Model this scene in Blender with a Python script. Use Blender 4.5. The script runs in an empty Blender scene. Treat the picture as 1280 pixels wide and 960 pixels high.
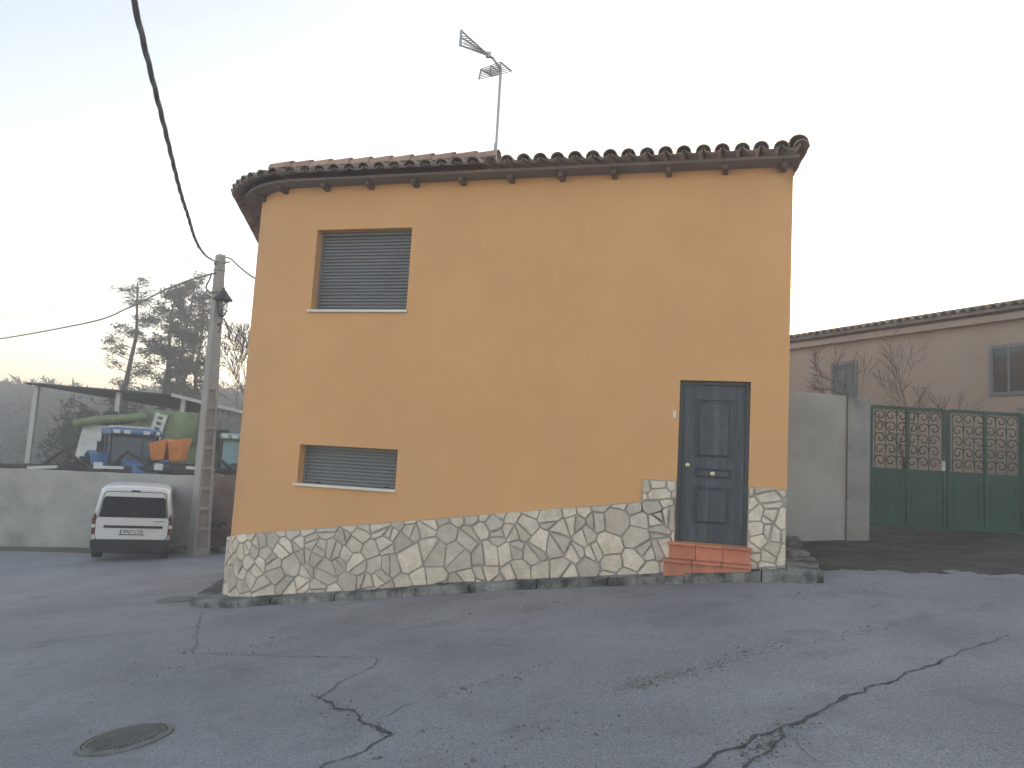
import bpy, bmesh, math, random
from mathutils import Vector, Matrix, noise

# ------------------------------------------------------------------ camera, sky, sun, exposure
S = bpy.context.scene
COL = S.collection
rad = math.radians

def setup():
    p = math.atan(100 / 960); q = math.atan(.058)
    f = Vector((0, math.cos(p), math.sin(p)))
    r0 = Vector((1, 0, 0)); u0 = Vector((0, -math.sin(p), math.cos(p)))
    u = u0 * math.cos(q) - r0 * math.sin(q)
    r = r0 * math.cos(q) + u0 * math.sin(q)
    cd = bpy.data.cameras.new('camera'); cam = bpy.data.objects.new('camera', cd); COL.objects.link(cam)
    cd.sensor_width = 36; cd.lens = 27; cd.clip_start = .05; cd.clip_end = 3000
    m = Matrix((r, u, -f)).transposed().to_4x4()
    m.translation = (0, 0, 1.6)
    cam.matrix_world = m
    S.camera = cam

SUN_EL, SUN_AZ = 5.0, 24.0            # azimuth clockwise from +Y (the way the camera looks)
def light():
    w = bpy.data.worlds.new('World'); S.world = w; w.use_nodes = True
    nt = w.node_tree
    bg = nt.nodes['Background']; bg.inputs[1].default_value = .15
    sky = nt.nodes.new('ShaderNodeTexSky'); sky.sky_type = 'NISHITA'; sky.sun_disc = False
    sky.sun_elevation = rad(SUN_EL); sky.sun_rotation = rad(SUN_AZ)
    sky.air_density = .7; sky.dust_density = .7; sky.ozone_density = .5
    tint = nt.nodes.new('ShaderNodeMix'); tint.data_type = 'RGBA'; tint.blend_type = 'MULTIPLY'; tint.inputs[0].default_value = 1
    tint.inputs[7].default_value = (1.21, 1.0, .86, 1)          # warm tint on the sky, standing in for white balance
    nt.links.new(sky.outputs[0], tint.inputs[6]); nt.links.new(tint.outputs[2], bg.inputs[0])
    ld = bpy.data.lights.new('sun', 'SUN'); lo = bpy.data.objects.new('sun', ld); COL.objects.link(lo)
    ld.energy = .5; ld.angle = rad(12); ld.color = (1, .88, .74)
    d = Vector((math.sin(rad(SUN_AZ)) * math.cos(rad(SUN_EL)), math.cos(rad(SUN_AZ)) * math.cos(rad(SUN_EL)), math.sin(rad(SUN_EL))))
    lo.rotation_euler = (-d).to_track_quat('-Z', 'Y').to_euler()
    lo.location = (12, 30, 25)
    vs = S.view_settings
    vs.view_transform = 'Standard'; vs.look = 'None'; vs.gamma = 1; vs.exposure = 2.2; vs.use_curve_mapping = False
    S.render.engine = 'CYCLES'
    S.cycles.max_bounces = 6; S.cycles.volume_bounces = 1; S.cycles.use_denoising = True
    S.cycles.caustics_reflective = False; S.cycles.caustics_refractive = False
setup(); light()
random.seed(7)

# ------------------------------------------------------------------ materials
def mat(name, col, rough=.8, var=.25, scale=3.0, bump=.0, bscale=40.0, col2=None, metal=0.0, island=0.0,
        fine=0.0, fscale=60.0, stretch=None, spec=None, coat=0.0, stain=None, stscale=1.2, stlo=.52, sthi=.68):
    m = bpy.data.materials.new(name); m.use_nodes = True
    nt = m.node_tree; N = nt.nodes; L = nt.links
    b = N['Principled BSDF']; b.inputs['Roughness'].default_value = rough; b.inputs['Metallic'].default_value = metal
    if spec is not None: b.inputs['Specular IOR Level'].default_value = spec
    if coat: b.inputs['Coat Weight'].default_value = coat
    tc = N.new('ShaderNodeTexCoord'); vec = tc.outputs['Object']
    if stretch:
        mp = N.new('ShaderNodeMapping'); mp.inputs['Scale'].default_value = stretch
        L.new(vec, mp.inputs['Vector']); vec = mp.outputs['Vector']
    def noi(sc, det=5, rg=.6):
        n = N.new('ShaderNodeTexNoise'); n.inputs['Scale'].default_value = sc
        n.inputs['Detail'].default_value = det; n.inputs['Roughness'].default_value = rg
        L.new(vec, n.inputs['Vector']); return n.outputs['Fac']
    def mixc(fac, a, bb, mode='MIX'):
        x = N.new('ShaderNodeMix'); x.data_type = 'RGBA'; x.blend_type = mode
        for s, v in ((x.inputs[0], fac), (x.inputs[6], a), (x.inputs[7], bb)):
            if hasattr(v, 'is_output'): L.new(v, s)
            elif isinstance(v, (int, float)): s.default_value = v
            else: s.default_value = (*v, 1)
        return x.outputs[2]
    def ramp(fac, lo, hi, a=0.0, bb=1.0):
        r = N.new('ShaderNodeMapRange'); r.inputs[1].default_value = lo; r.inputs[2].default_value = hi
        r.inputs[3].default_value = a; r.inputs[4].default_value = bb; L.new(fac, r.inputs[0]); return r.outputs[0]
    dark = tuple(c * (1 - var) for c in col); lite = tuple(min(1, c * (1 + var)) for c in col)
    if col2: lite = col2
    c = mixc(ramp(noi(scale), .32, .68), dark, lite)
    if fine:
        c = mixc(1.0, c, mixc(ramp(noi(fscale, 3, .7), .3, .7), (1 - fine,) * 3, (1 + fine,) * 3), 'MULTIPLY')
    if island:
        g = N.new('ShaderNodeNewGeometry')
        c = mixc(1.0, c, mixc(g.outputs['Random Per Island'], (1 - island,) * 3, (1 + island, 1 + island * .93, 1 + island * .8)), 'MULTIPLY')
    if stain:
        c = mixc(ramp(noi(stscale, 6, .65), stlo, sthi), c, stain)
    L.new(c, b.inputs['Base Color'])
    if bump:
        bp = N.new('ShaderNodeBump'); bp.inputs['Strength'].default_value = 1; bp.inputs['Distance'].default_value = bump
        L.new(noi(bscale, 6, .65), bp.inputs['Height']); L.new(bp.outputs[0], b.inputs['Normal'])
    return m

def glassmat(name, col, rough=.05):
    m = mat(name, col, rough, .1, 1.0); m.node_tree.nodes['Principled BSDF'].inputs['Specular IOR Level'].default_value = .7
    return m

M = {}
M['stucco'] = mat('ochre_stucco', (.745, .405, .19), .92, .05, .8, .006, 110, fine=.06, fscale=160, stain=(.72, .405, .20), stscale=.55, stlo=.5, sthi=.8)
M['asphalt'] = mat('worn_asphalt', (.305, .311, .335), .88, .20, .8, .016, 60, fine=.48, fscale=75, stain=(.175, .178, .188), stscale=1.6, stlo=.5, sthi=.78)
M['crack'] = mat('crack_dirt_shade', (.08, .078, .076), .95, .4, 8, fine=.3)  # dirt tone darkened to stand for the shade down in the cracks
M['patch'] = mat('loose_chippings', (.105, .104, .10), .95, .5, 14, .02, 60, fine=.4, fscale=70)
M['kerb'] = mat('kerb_concrete', (.27, .265, .255), .9, .25, 3, .006, 40, fine=.2, island=.12, stain=(.06, .06, .058), stscale=2.2, stlo=.42, sthi=.58)
M['stone'] = mat('cut_stone', (.67, .58, .50), .85, .15, 6, .010, 26, fine=.12, fscale=34, island=.24, stain=(.60, .49, .37), stscale=2.6, stlo=.52, sthi=.75)
M['mortar'] = mat('stone_mortar', (.40, .37, .35), .95, .2, 8, .006, 70)
M['tile'] = mat('clay_roof_tile', (.29, .235, .21), .85, .3, 3, .004, 30, fine=.2, island=.25, stain=(.16, .13, .11), stscale=2.2)
M['soffit'] = mat('painted_soffit', (.20, .175, .16), .9, .12, 3)
M['rafter'] = mat('dark_rafter_wood', (.15, .11, .09), .8, .3, 6)
M['terra'] = mat('glazed_terracotta', (.56, .205, .13), .55, .15, 5, .001, 20, fine=.1, island=.15)
M['doorwood'] = mat('blue_grey_door', (.070, .083, .104), .55, .36, 2.2, .0012, 12, fine=.32, fscale=26, stretch=(5, 5, .35), spec=.4)
M['doorframe'] = mat('door_frame_metal', (.060, .068, .082), .5, .15, 3)
M['brass'] = mat('worn_brass', (.55, .48, .34), .35, .1, 5, metal=.9)
M['shutter'] = mat('grey_roller_shutter', (.19, .198, .215), .5, .06, 2)
M['ridge'] = mat('pale_ridge_tile', (.40, .26, .20), .85, .2, 4, .004, 30, fine=.15, island=.15)
M['sill'] = mat('white_stone_sill', (.78, .74, .68), .7, .08, 5)
M['zinc'] = mat('galvanised_metal', (.42, .43, .45), .45, .15, 8, metal=.6)
M['concrete'] = mat('pole_concrete', (.37, .345, .325), .92, .15, 2, .004, 50, fine=.12, stain=(.20, .195, .19), stscale=1.0, stlo=.55, sthi=.75)
M['polebay'] = mat('pole_recess_concrete', (.31, .29, .28), .92, .2, 2.5, .004, 40, fine=.2)
M['cable'] = mat('cable_black', (.17, .178, .186), .6, .2, 5)
M['iron'] = mat('black_iron', (.03, .031, .034), .5, .2, 6)
M['render'] = mat('grey_render', (.40, .385, .375), .93, .16, 1.1, .004, 40, fine=.08, stain=(.24, .235, .235), stscale=.9, stlo=.5, sthi=.75)
M['rubble'] = mat('rough_rubble_render', (.21, .165, .135), .95, .35, 2.5, .03, 9, fine=.25, stain=(.10, .085, .075), stscale=1.6)
M['yard_render'] = mat('pale_courtyard_render', (.40, .40, .395), .93, .10, .9, .003, 50, fine=.06, stain=(.29, .29, .285), stscale=.8, stlo=.5, sthi=.8)
M['pillar'] = mat('weathered_pillar_render', (.30, .30, .295), .93, .22, 1.8, .005, 40, fine=.12, stain=(.15, .145, .14), stscale=1.5)
M['gate'] = mat('green_gate_paint', (.016, .06, .045), .5, .25, 3, fine=.1)
M['vanwhite'] = mat('white_van_paint', (.74, .75, .76), .3, .04, 2, coat=.5)
M['black'] = mat('black_plastic', (.010, .010, .011), .6, .2, 5)
M['rubber'] = mat('tyre_rubber', (.02, .02, .02), .85, .3, 10)
M['glass'] = mat('dark_glass', (.010, .014, .016), .12, .1, 1, spec=.25)
M['cabglass'] = glassmat('tinted_cab_glass', (.045, .065, .075), .08)
M['red'] = mat('tail_lamp_red', (.14, .018, .02), .25, .1, 5)
M['plate'] = mat('plate_white', (.72, .72, .70), .5, .03, 5)
M['blue'] = mat('tractor_blue', (.06, .17, .36), .45, .15, 3)
M['green'] = mat('combine_green', (.17, .225, .105), .5, .18, 2, fine=.1)
M['dkgreen'] = mat('dark_green_paint', (.018, .06, .048), .5, .2, 3)
M['teal'] = mat('pale_teal_glass', (.22, .36, .36), .12, .12, 2)
M['orange'] = mat('hopper_orange', (.68, .23, .045), .5, .15, 3)
M['white'] = mat('dusty_white_paint', (.62, .64, .64), .5, .12, 3)
M['rust'] = mat('dark_rusty_steel', (.05, .042, .038), .8, .4, 6)
M['sheet'] = mat('corrugated_sheet', (.26, .275, .285), .5, .2, 3, metal=.3)
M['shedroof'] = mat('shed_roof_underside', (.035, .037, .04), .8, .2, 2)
M['post'] = mat('pale_painted_steel', (.50, .50, .48), .6, .1, 4)
M['needle'] = mat('pine_needles', (.050, .068, .036), .8, .4, .6, island=.4)
M['bark'] = mat('pine_bark', (.085, .062, .048), .95, .35, 4, .02, 12)
M['twig'] = mat('bare_twigs', (.12, .095, .075), .9, .3, 4)
M['shrub'] = mat('shrub_leaves', (.055, .07, .035), .8, .4, 2, island=.4)
M['hill'] = mat('wooded_hill', (.075, .072, .055), .95, .5, .12, fine=.35, fscale=.6)
M['field'] = mat('dry_ground', (.13, .115, .085), .95, .3, .3, .03, 4, fine=.2, fscale=20)
M['dirt'] = mat('dark_damp_dirt', (.085, .082, .072), .95, .45, 2.2, .03, 14, fine=.35, fscale=30, stain=(.045, .055, .035), stscale=1.7)
M['farwall'] = mat('pale_pink_stucco', (.42, .335, .275), .93, .12, .6, .003, 60)
M['cover'] = mat('cast_iron_cover', (.17, .168, .165), .65, .3, 8, metal=.2, stain=(.16, .15, .14), stscale=5)
M['coverflat'] = mat('concrete_cover', (.17, .17, .168), .85, .2, 6, fine=.2)
M['pebble'] = mat('pebbles', (.20, .195, .185), .9, .4, 20, island=.5)

# ------------------------------------------------------------------ mesh builder
class MB:
    def __init__(s): s.v = []; s.f = []; s.mi = []
    def add(s, vs, fs, mi=0):
        o = len(s.v); s.v += [tuple(v) for v in vs]; s.f += [tuple(o + i for i in f) for f in fs]; s.mi += [mi] * len(fs); return o
    def box(s, lo, hi, mi=0, M4=None):
        (a, b, c), (d, e, f) = lo, hi
        vs = [Vector(p) for p in ((a,b,c),(d,b,c),(d,e,c),(a,e,c),(a,b,f),(d,b,f),(d,e,f),(a,e,f))]
        if M4: vs = [M4 @ v for v in vs]
        s.add(vs, [(0,3,2,1),(4,5,6,7),(0,1,5,4),(1,2,6,5),(2,3,7,6),(3,0,4,7)], mi); return s
    def hexa(s, vs, mi=0):
        s.add(vs, [(0,3,2,1),(4,5,6,7),(0,1,5,4),(1,2,6,5),(2,3,7,6),(3,0,4,7)], mi); return s
    def tube(s, pts, rs, n=8, cap=True, mi=0):
        pts = [Vector(p) for p in pts]
        if isinstance(rs, (int, float)): rs = [rs] * len(pts)
        o = len(s.v); ref = None
        for i, p in enumerate(pts):
            t = (pts[min(i+1, len(pts)-1)] - pts[max(i-1, 0)])
            t = t.normalized() if t.length > 1e-9 else Vector((0,0,1))
            if ref is None: ref = Vector((0,0,1)) if abs(t.z) < .9 else Vector((1,0,0))
            a = t.cross(ref).normalized(); b = t.cross(a); ref = -b if False else ref
            if abs(t.dot(ref)) > .95: ref = a
            for k in range(n):
                an = 2*math.pi*k/n; s.v.append(tuple(p + (a*math.cos(an) + b*math.sin(an))*rs[i]))
        for i in range(len(pts)-1):
            for k in range(n):
                k2 = (k+1) % n; s.f.append((o+i*n+k, o+i*n+k2, o+(i+1)*n+k2, o+(i+1)*n+k)); s.mi.append(mi)
        if cap:
            s.f.append(tuple(o+k for k in range(n))[::-1]); s.mi.append(mi)
            e = o+(len(pts)-1)*n; s.f.append(tuple(e+k for k in range(n))); s.mi.append(mi)
        return s
    def lathe(s, prof, c=(0,0,0), axis='Z', n=24, mi=0):
        o = len(s.v); c = Vector(c)
        for r, h in prof:
            for k in range(n):
                a = 2*math.pi*k/n; x, y = r*math.cos(a), r*math.sin(a)
                p = Vector((x,y,h)) if axis == 'Z' else (Vector((h,x,y)) if axis == 'X' else Vector((x,h,y)))
                s.v.append(tuple(c+p))
        for i in range(len(prof)-1):
            for k in range(n):
                k2 = (k+1) % n; s.f.append((o+i*n+k, o+i*n+k2, o+(i+1)*n+k2, o+(i+1)*n+k)); s.mi.append(mi)
        s.f.append(tuple(o+k for k in range(n))[::-1]); s.mi.append(mi)
        e = o+(len(prof)-1)*n; s.f.append(tuple(e+k for k in range(n))); s.mi.append(mi)
        return s
    def prism(s, poly, lo, hi, axis='Y', mi=0):
        # poly of 2D points extruded along an axis
        def P(a, b, h): return {'Y': (a, h, b), 'X': (h, a, b), 'Z': (a, b, h)}[axis]
        n = len(poly); vs = [P(a, b, lo) for a, b in poly] + [P(a, b, hi) for a, b in poly]
        fs = [tuple(range(n))[::-1], tuple(range(n, 2*n))] + [(i, (i+1) % n, n+(i+1) % n, n+i) for i in range(n)]
        s.add(vs, fs, mi); return s
    def build(s, name, m, parent=None, smooth=None, bevel=0, loc=None, fixn=True):
        me = bpy.data.meshes.new(name); me.from_pydata(s.v, [], s.f)
        for mm in (m if isinstance(m, (list, tuple)) else [m]): me.materials.append(mm)
        if isinstance(m, (list, tuple)): me.polygons.foreach_set('material_index', s.mi)
        if fixn or bevel:
            bm = bmesh.new(); bm.from_mesh(me)
            if bevel:
                eds = [e for e in bm.edges if len(e.link_faces) == 2 and e.calc_face_angle(0) > .5]
                bmesh.ops.bevel(bm, geom=eds, offset=bevel, segments=2, affect='EDGES', profile=.7)
            bmesh.ops.recalc_face_normals(bm, faces=bm.faces); bm.to_mesh(me); bm.free()
        if smooth is not None:
            me.polygons.foreach_set('use_smooth', [True]*len(me.polygons))
            me.set_sharp_from_angle(angle=rad(smooth))
        me.update()
        o = bpy.data.objects.new(name, me); COL.objects.link(o)
        if parent: o.parent = parent
        if loc: o.location = loc
        return o

def tag(o, label, cat, group=None):
    o['label'] = label; o['category'] = cat
    if group: o['group'] = group
    return o
def thing(name, label, cat, loc=(0,0,0), rz=0, group=None):
    o = bpy.data.objects.new(name, None); COL.objects.link(o); o.location = loc; o.rotation_euler = (0,0,rz)
    o.empty_display_size = .2
    return tag(o, label, cat, group)
def struct(o, kind='structure'):
    o['kind'] = kind; return o
def copy_tree(o, parent=None):
    c = o.copy(); COL.objects.link(c); c.parent = parent
    for ch in list(o.children): copy_tree(ch, c)
    return c
def interp(x, pts):
    if x <= pts[0][0]: return pts[0][1]
    for (a, b), (c, d) in zip(pts, pts[1:]):
        if x <= c: return b + (d-b)*(x-a)/(c-a)
    return pts[-1][1]
def sstep(a, b, x):
    t = max(0, min(1, (x-a)/(b-a))); return t*t*(3-2*t)

# ------------------------------------------------------------------ house frame and terrain
HA = Vector((3.43, 9.453, 0)); HD = Vector((.964, -.266, 0)); HN = Vector((.266, .964, 0))
HRZ = math.atan2(-.266, .964)
def UV(x, y): d = Vector((x, y, 0)) - HA; return d.dot(HD), d.dot(HN)
def W(u, v, z=0): p = HA + HD*u + HN*v; return Vector((p.x, p.y, z))
def pave(u):                      # level of the strip at the foot of the house
    return interp(u, [(-60,-2.3),(-30,-1.75),(-16,-1.25),(-12,-1.02),(-8.5,-.68),(-6.19,-.35),(-3.4,.10),(-1.44,.36),(0,.52),(2,.66),(5,.90),(9,1.15),(20,1.6),(60,2)])
def ground(x, y):
    u, v = UV(x, y)
    z = .25*(pave(u-.8)+pave(u+.8)) + .5*pave(u) - .11
    vv = max(-14, min(6, v+.3))
    k = .036*vv
    if vv > 0: k *= sstep(-6, -1, u)
    k += .8*sstep(21.95, 24.5, y)*(1-sstep(-3, 3, x))
    z += k
    return z

def axis_pts(lo, hi, fine_lo, fine_hi, step, grow=1.25):
    a = []; x = fine_lo
    while x <= fine_hi: a.append(x); x += step
    st = step; x = fine_hi
    while x < hi: st *= grow; x += st; a.append(min(x, hi))
    st = step; x = fine_lo
    while x > lo: st *= grow; x -= st; a.insert(0, max(x, lo))
    return a
def make_ground():
    xs = axis_pts(-420, 420, -8, 8, .085); ys = axis_pts(-60, 600, 2.4, 13.5, .085)
    b = MB(); nx, ny = len(xs), len(ys)
    for y in ys:
        for x in xs:
            d = max(abs(x), abs(y))
            n = 0
            if d < 30:
                n = .018*noise.noise(Vector((x*.9, y*.9, 0))) + .006*noise.noise(Vector((x*4, y*4, 3))) + .0035*noise.noise(Vector((x*11, y*11, 7)))
            b.v.append((x, y, ground(x, y) + n))
    for j in range(ny-1):
        for i in range(nx-1):
            cx, cy = (xs[i]+xs[i+1])/2, (ys[j]+ys[j+1])/2
            u, v = UV(cx, cy)
            mi = 0
            if cy > 21.7 and cx < 3: mi = 1
            if cx > 3 and v > .75 + .55*noise.noise(Vector((cx*.9, cy*.9, 5))) + .4*noise.noise(Vector((cx*3.1, cy*3.1, 2))) and u > .2: mi = 2
            if cy > 40: mi = 1
            b.f.append((j*nx+i, j*nx+i+1, (j+1)*nx+i+1, (j+1)*nx+i)); b.mi.append(mi)
    o = b.build('ground', [M['asphalt'], M['field'], M['dirt']], smooth=60, fixn=False)
    struct(o)
make_ground()

# ------------------------------------------------------------------ cracks in the asphalt
def wiggle(pts, amp, step):
    out = []
    for a, b in zip(pts, pts[1:]):
        a = Vector((*a, 0)); b = Vector((*b, 0)); n = max(2, int((b-a).length/step)); d = (b-a); nn = Vector((-d.y, d.x, 0)).normalized()
        for i in range(n):
            p = a + d*i/n
            out.append(p + nn*(amp*noise.noise(Vector((p.x*5, p.y*5, 1)))*2 + amp*.6*noise.noise(Vector((p.x*19, p.y*19, 4)))))
    out.append(Vector((*pts[-1], 0))); return out
def surf(x, y):
    return ground(x, y) + .018*noise.noise(Vector((x*.9, y*.9, 0))) + .006*noise.noise(Vector((x*4, y*4, 3))) + .0035*noise.noise(Vector((x*11, y*11, 7)))
def crack(b, pts, w0, w1, amp=.03):
    P = wiggle(pts, amp, .035); n = len(P); prev = None
    for i, p in enumerate(P):
        t = (P[min(i+1, n-1)] - P[max(i-1, 0)]); nn = Vector((-t.y, t.x, 0)).normalized()
        w = .6*(w0 + (w1-w0)*i/n) * (.35 + abs(noise.noise(Vector((p.x*7, p.y*7, 9))))*2.2)
        l = p + nn*w*.5; r = p - nn*w*.5
        l.z = surf(l.x, l.y)+.006; r.z = surf(r.x, r.y)+.006
        o = len(b.v); b.v += [tuple(l), tuple(r)]
        if prev is not None: b.f.append((prev, prev+1, o+1, o)); b.mi.append(0)
        prev = o
CRACKS = [
  ([(-4.41, 12.03), (-3.74, 10.99), (-4.08, 10.85), (-3.56, 9.4), (-3.11, 8.18), (-2.61, 7.85), (-1.78, 7.38), (-1.17, 7.04), (-1.02, 6.9)], 0.018, 0.014),
  ([(-1.02, 6.9), (-1.16, 6.48), (-1.28, 6.08), (-1.29, 5.9), (-1.11, 5.65), (-0.89, 5.35), (-0.77, 5.15)], 0.012, 0.05),
  ([(-0.77, 5.15), (-0.69, 5.05), (-0.63, 4.96), (-0.69, 4.82), (-0.8, 4.64), (-0.92, 4.55), (-0.95, 4.43), (-1.1, 4.0)], 0.045, 0.02),
  ([(-0.79, 5.29), (-0.68, 5.41), (-0.54, 5.55), (-0.33, 5.66), (0.01, 5.76), (0.21, 5.82)], 0.01, 0.004),
  ([(-1.29, 5.9), (-1.38, 6.04)], 0.02, 0.01),
  ([(4.2, 6.5), (2.75, 5.42), (2.45, 5.21), (2.13, 4.97), (1.88, 4.75), (1.62, 4.55), (1.38, 4.37), (1.16, 4.22), (1.04, 4.06), (.8, 3.7)], 0.012, 0.06),
  ([(1.7, 4.59), (1.59, 4.41), (1.48, 4.25), (1.35, 4.13), (1.26, 4.03), (1.05, 3.7)], 0.03, 0.05),
  ([(1.66, 4.41), (1.67, 4.25), (1.69, 4.11), (1.8, 3.8)], 0.008, 0.006),
  ([(5.2, 7.9), (3.59, 7.04), (3.34, 6.8), (3.12, 6.65), (2.9, 6.53)], 0.01, 0.012),
  ([(4.02, 7.96), (3.69, 7.7), (3.38, 7.53)], 0.012, 0.006),
  ([(2.12, 6.17), (1.9, 6.08), (1.64, 5.92), (1.53, 5.82)], 0.006, 0.012),
  ([(-0.13, 7.17), (-0.01, 7.15), (0.13, 7.0)], 0.015, 0.02),
  ([(1.94, 6.76), (2.04, 6.76), (2.13, 6.72)], 0.012, 0.018),
  ([(1.37, 6.83), (1.56, 6.76), (1.69, 6.7)], 0.008, 0.01),
  ([(-1.62, 7.78), (-1.4, 7.67), (-1.2, 7.61)], 0.006, 0.006),
  ([(0.13, 5.9), (0.2, 5.88)], 0.04, 0.05),
  ([(-4.85, 13.1), (-4.41, 12.03)], 0.012, 0.015)]
PEB = [(-3.2,7.2,-2.2,8.6,.25,220),(2.6,8.3,4.4,8.9,.2,200),(-.6,4.4,.6,5.0,.2,180),(0.84,5.51,1.48,5.84,0.07,420),(1.48,5.84,2.45,6.55,0.06,160),(-0.33,5.7,0.51,6.29,0.06,120),(-1.32,5.94,-0.62,4.96,0.06,160),
       (1.38,4.37,1.87,4.73,0.07,160),(1.36,4.17,1.69,4.51,0.06,160),(-0.56,8.72,1.04,8.82,0.12,120),(2.52,6.41,3.36,6.86,0.06,80)]
cb = MB()
for pts, w0, w1 in CRACKS: crack(cb, pts, w0, w1)
if CRACKS: struct(cb.build('road_cracks', M['crack'], fixn=False))

# loose chippings and pebbles along the worn strips
pb = MB(); rg = random.Random(5)
def pebble(x, y, s):
    z = surf(x, y); a = rg.random()*6.28
    vs = []
    for k in range(5): vs.append((x+s*math.cos(a+k*1.257)*rg.uniform(.6,1), y+s*math.sin(a+k*1.257)*rg.uniform(.6,1), z))
    vs.append((x+rg.uniform(-.3,.3)*s, y+rg.uniform(-.3,.3)*s, z+s*rg.uniform(.5,.9)))
    pb.add(vs, [(k, (k+1) % 5, 5) for k in range(5)])
for x0, y0, x1, y1, wd, n in PEB:
    for i in range(n):
        t = rg.random(); pebble(x0+(x1-x0)*t+rg.gauss(0, wd), y0+(y1-y0)*t+rg.gauss(0, wd), rg.uniform(.004,.014)*(1 if rg.random() < .93 else 2.2))
for i in range(220):
    pebble(rg.uniform(-6,6), rg.uniform(3.4,9), rg.uniform(.003,.009))
struct(pb.build('gravel', M['pebble']), 'stuff')

# ------------------------------------------------------------------ the ochre house
ZW = 5.60; RC = 1.36; PHI = rad(64.6); U0 = -7.0
def path(s, off=0.0):             # s = 0 at the right corner, negative to the left; off = outwards
    if s >= U0: return Vector((s, -off, 0)), Vector((0,-1,0))
    a = (U0 - s)/RC
    if a <= PHI:
        n = Vector((-math.sin(a), -math.cos(a), 0)); return Vector((U0, RC, 0)) + n*(RC+off), n
    n = Vector((-math.sin(PHI), -math.cos(PHI), 0)); t = Vector((-math.cos(PHI), math.sin(PHI), 0))
    return Vector((U0, RC, 0)) + n*(RC+off) + t*(U0 - s - RC*PHI), n
S_ARC = U0 - RC*PHI; S_END = S_ARC - 4.6
house = thing('corner_house', 'ochre two storey house with a rounded corner, stone plinth and clay tile eave', 'house', (HA.x, HA.y, 0), HRZ)
OPEN = [(-6.72,-5.19,3.70,4.92,.20), (-6.70,-5.16,1.15,1.71,.20), (-1.32,-.45,.755,2.80,.19)]
def house_wall():
    b = MB()
    us = sorted({0.0, U0, *[o[0] for o in OPEN], *[o[1] for o in OPEN]}, reverse=True)
    zs = sorted({-1.6, ZW, *[o[2] for o in OPEN], *[o[3] for o in OPEN]})
    for a, c in zip(us, us[1:]):
        for z0, z1 in zip(zs, zs[1:]):
            um, zm = (a+c)/2, (z0+z1)/2
            if any(o[0] < um < o[1] and o[2] < zm < o[3] for o in OPEN): continue
            b.add([(a,0,z0),(c,0,z0),(c,0,z1),(a,0,z1)], [(0,1,2,3)])
    for (a, c, z0, z1, d) in OPEN:
        b.add([(a,0,z0),(a,d,z0),(a,d,z1),(a,0,z1)], [(0,1,2,3)]); b.add([(c,0,z0),(c,d,z0),(c,d,z1),(c,0,z1)], [(3,2,1,0)])
        b.add([(a,0,z1),(c,0,z1),(c,d,z1),(a,d,z1)], [(0,1,2,3)]); b.add([(a,0,z0),(c,0,z0),(c,d,z0),(a,d,z0)], [(3,2,1,0)])
        b.add([(a,d+.08,z0),(c,d+.08,z0),(c,d+.08,z1),(a,d+.08,z1)], [(0,1,2,3)])
        for q in ((a,c,z0),(a,c,z1)): b.add([(q[0],d,q[2]),(q[1],d,q[2]),(q[1],d+.08,q[2]),(q[0],d+.08,q[2])], [(0,1,2,3)])
        for q in (a, c): b.add([(q,d,z0),(q,d+.08,z0),(q,d+.08,z1),(q,d,z1)], [(0,1,2,3)])
    ss = [U0 - RC*PHI*i/24 for i in range(25)] + [S_END]
    for s0, s1 in zip(ss, ss[1:]):
        p, _ = path(s0); q, _ = path(s1)
        b.add([(p.x,p.y,-1.6),(q.x,q.y,-1.6),(q.x,q.y,ZW),(p.x,p.y,ZW)], [(0,1,2,3)])
    e, _ = path(S_END); back = [(e.x, e.y), (e.x+.5, 6.6), (0, 6.6), (0, 0)]
    for (x0, y0), (x1, y1) in zip(back, back[1:]):
        b.add([(x0,y0,-1.6),(x1,y1,-1.6),(x1,y1,ZW),(x0,y0,ZW)], [(0,1,2,3)])
    bm_o = b.build('wall', M['stucco'], house, fixn=False)
    bm = bmesh.new(); bm.from_mesh(bm_o.data); bmesh.ops.remove_doubles(bm, verts=bm.verts, dist=.0005); bm.to_mesh(bm_o.data); bm.free()
    bm_o.data.polygons.foreach_set('use_smooth', [True]*len(bm_o.data.polygons)); bm_o.data.set_sharp_from_angle(angle=rad(30))
house_wall()

# --- stone plinth -------------------------------------------------
def clip(poly, a, b, c):          # keep a*x + b*y <= c
    out = []
    for i in range(len(poly)):
        p, q = poly[i], poly[(i+1) % len(poly)]
        dp, dq = a*p[0]+b*p[1]-c, a*q[0]+b*q[1]-c
        if dp <= 0: out.append(p)
        if (dp < 0) != (dq < 0) and abs(dp-dq) > 1e-12:
            t = dp/(dp-dq); out.append((p[0]+(q[0]-p[0])*t, p[1]+(q[1]-p[1])*t))
    return out
def area(p): return abs(sum(p[i][0]*p[(i+1) % len(p)][1]-p[(i+1) % len(p)][0]*p[i][1] for i in range(len(p))))/2
def inset(poly, d):
    A = sum(poly[i][0]*poly[(i+1) % len(poly)][1]-poly[(i+1) % len(poly)][0]*poly[i][1] for i in range(len(poly)))
    if A < 0: poly = poly[::-1]
    out = [(poly[0][0]-5, poly[0][1]-5), (poly[0][0]+5, poly[0][1]-5), (poly[0][0]+5, poly[0][1]+5), (poly[0][0]-5, poly[0][1]+5)]
    for i in range(len(poly)):
        p, q = poly[i], poly[(i+1) % len(poly)]
        dx, dy = q[0]-p[0], q[1]-p[1]; l = math.hypot(dx, dy)
        if l < 1e-6: continue
        nx, ny = dy/l, -dx/l
        out = clip(out, nx, ny, nx*p[0]+ny*p[1]-d)
        if len(out) < 3: return []
    return out
def ztop(s): return 1.22 + .150*(s+1.74)
def zbot(s): return .36 + .151*(s+1.44) - .04
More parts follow.
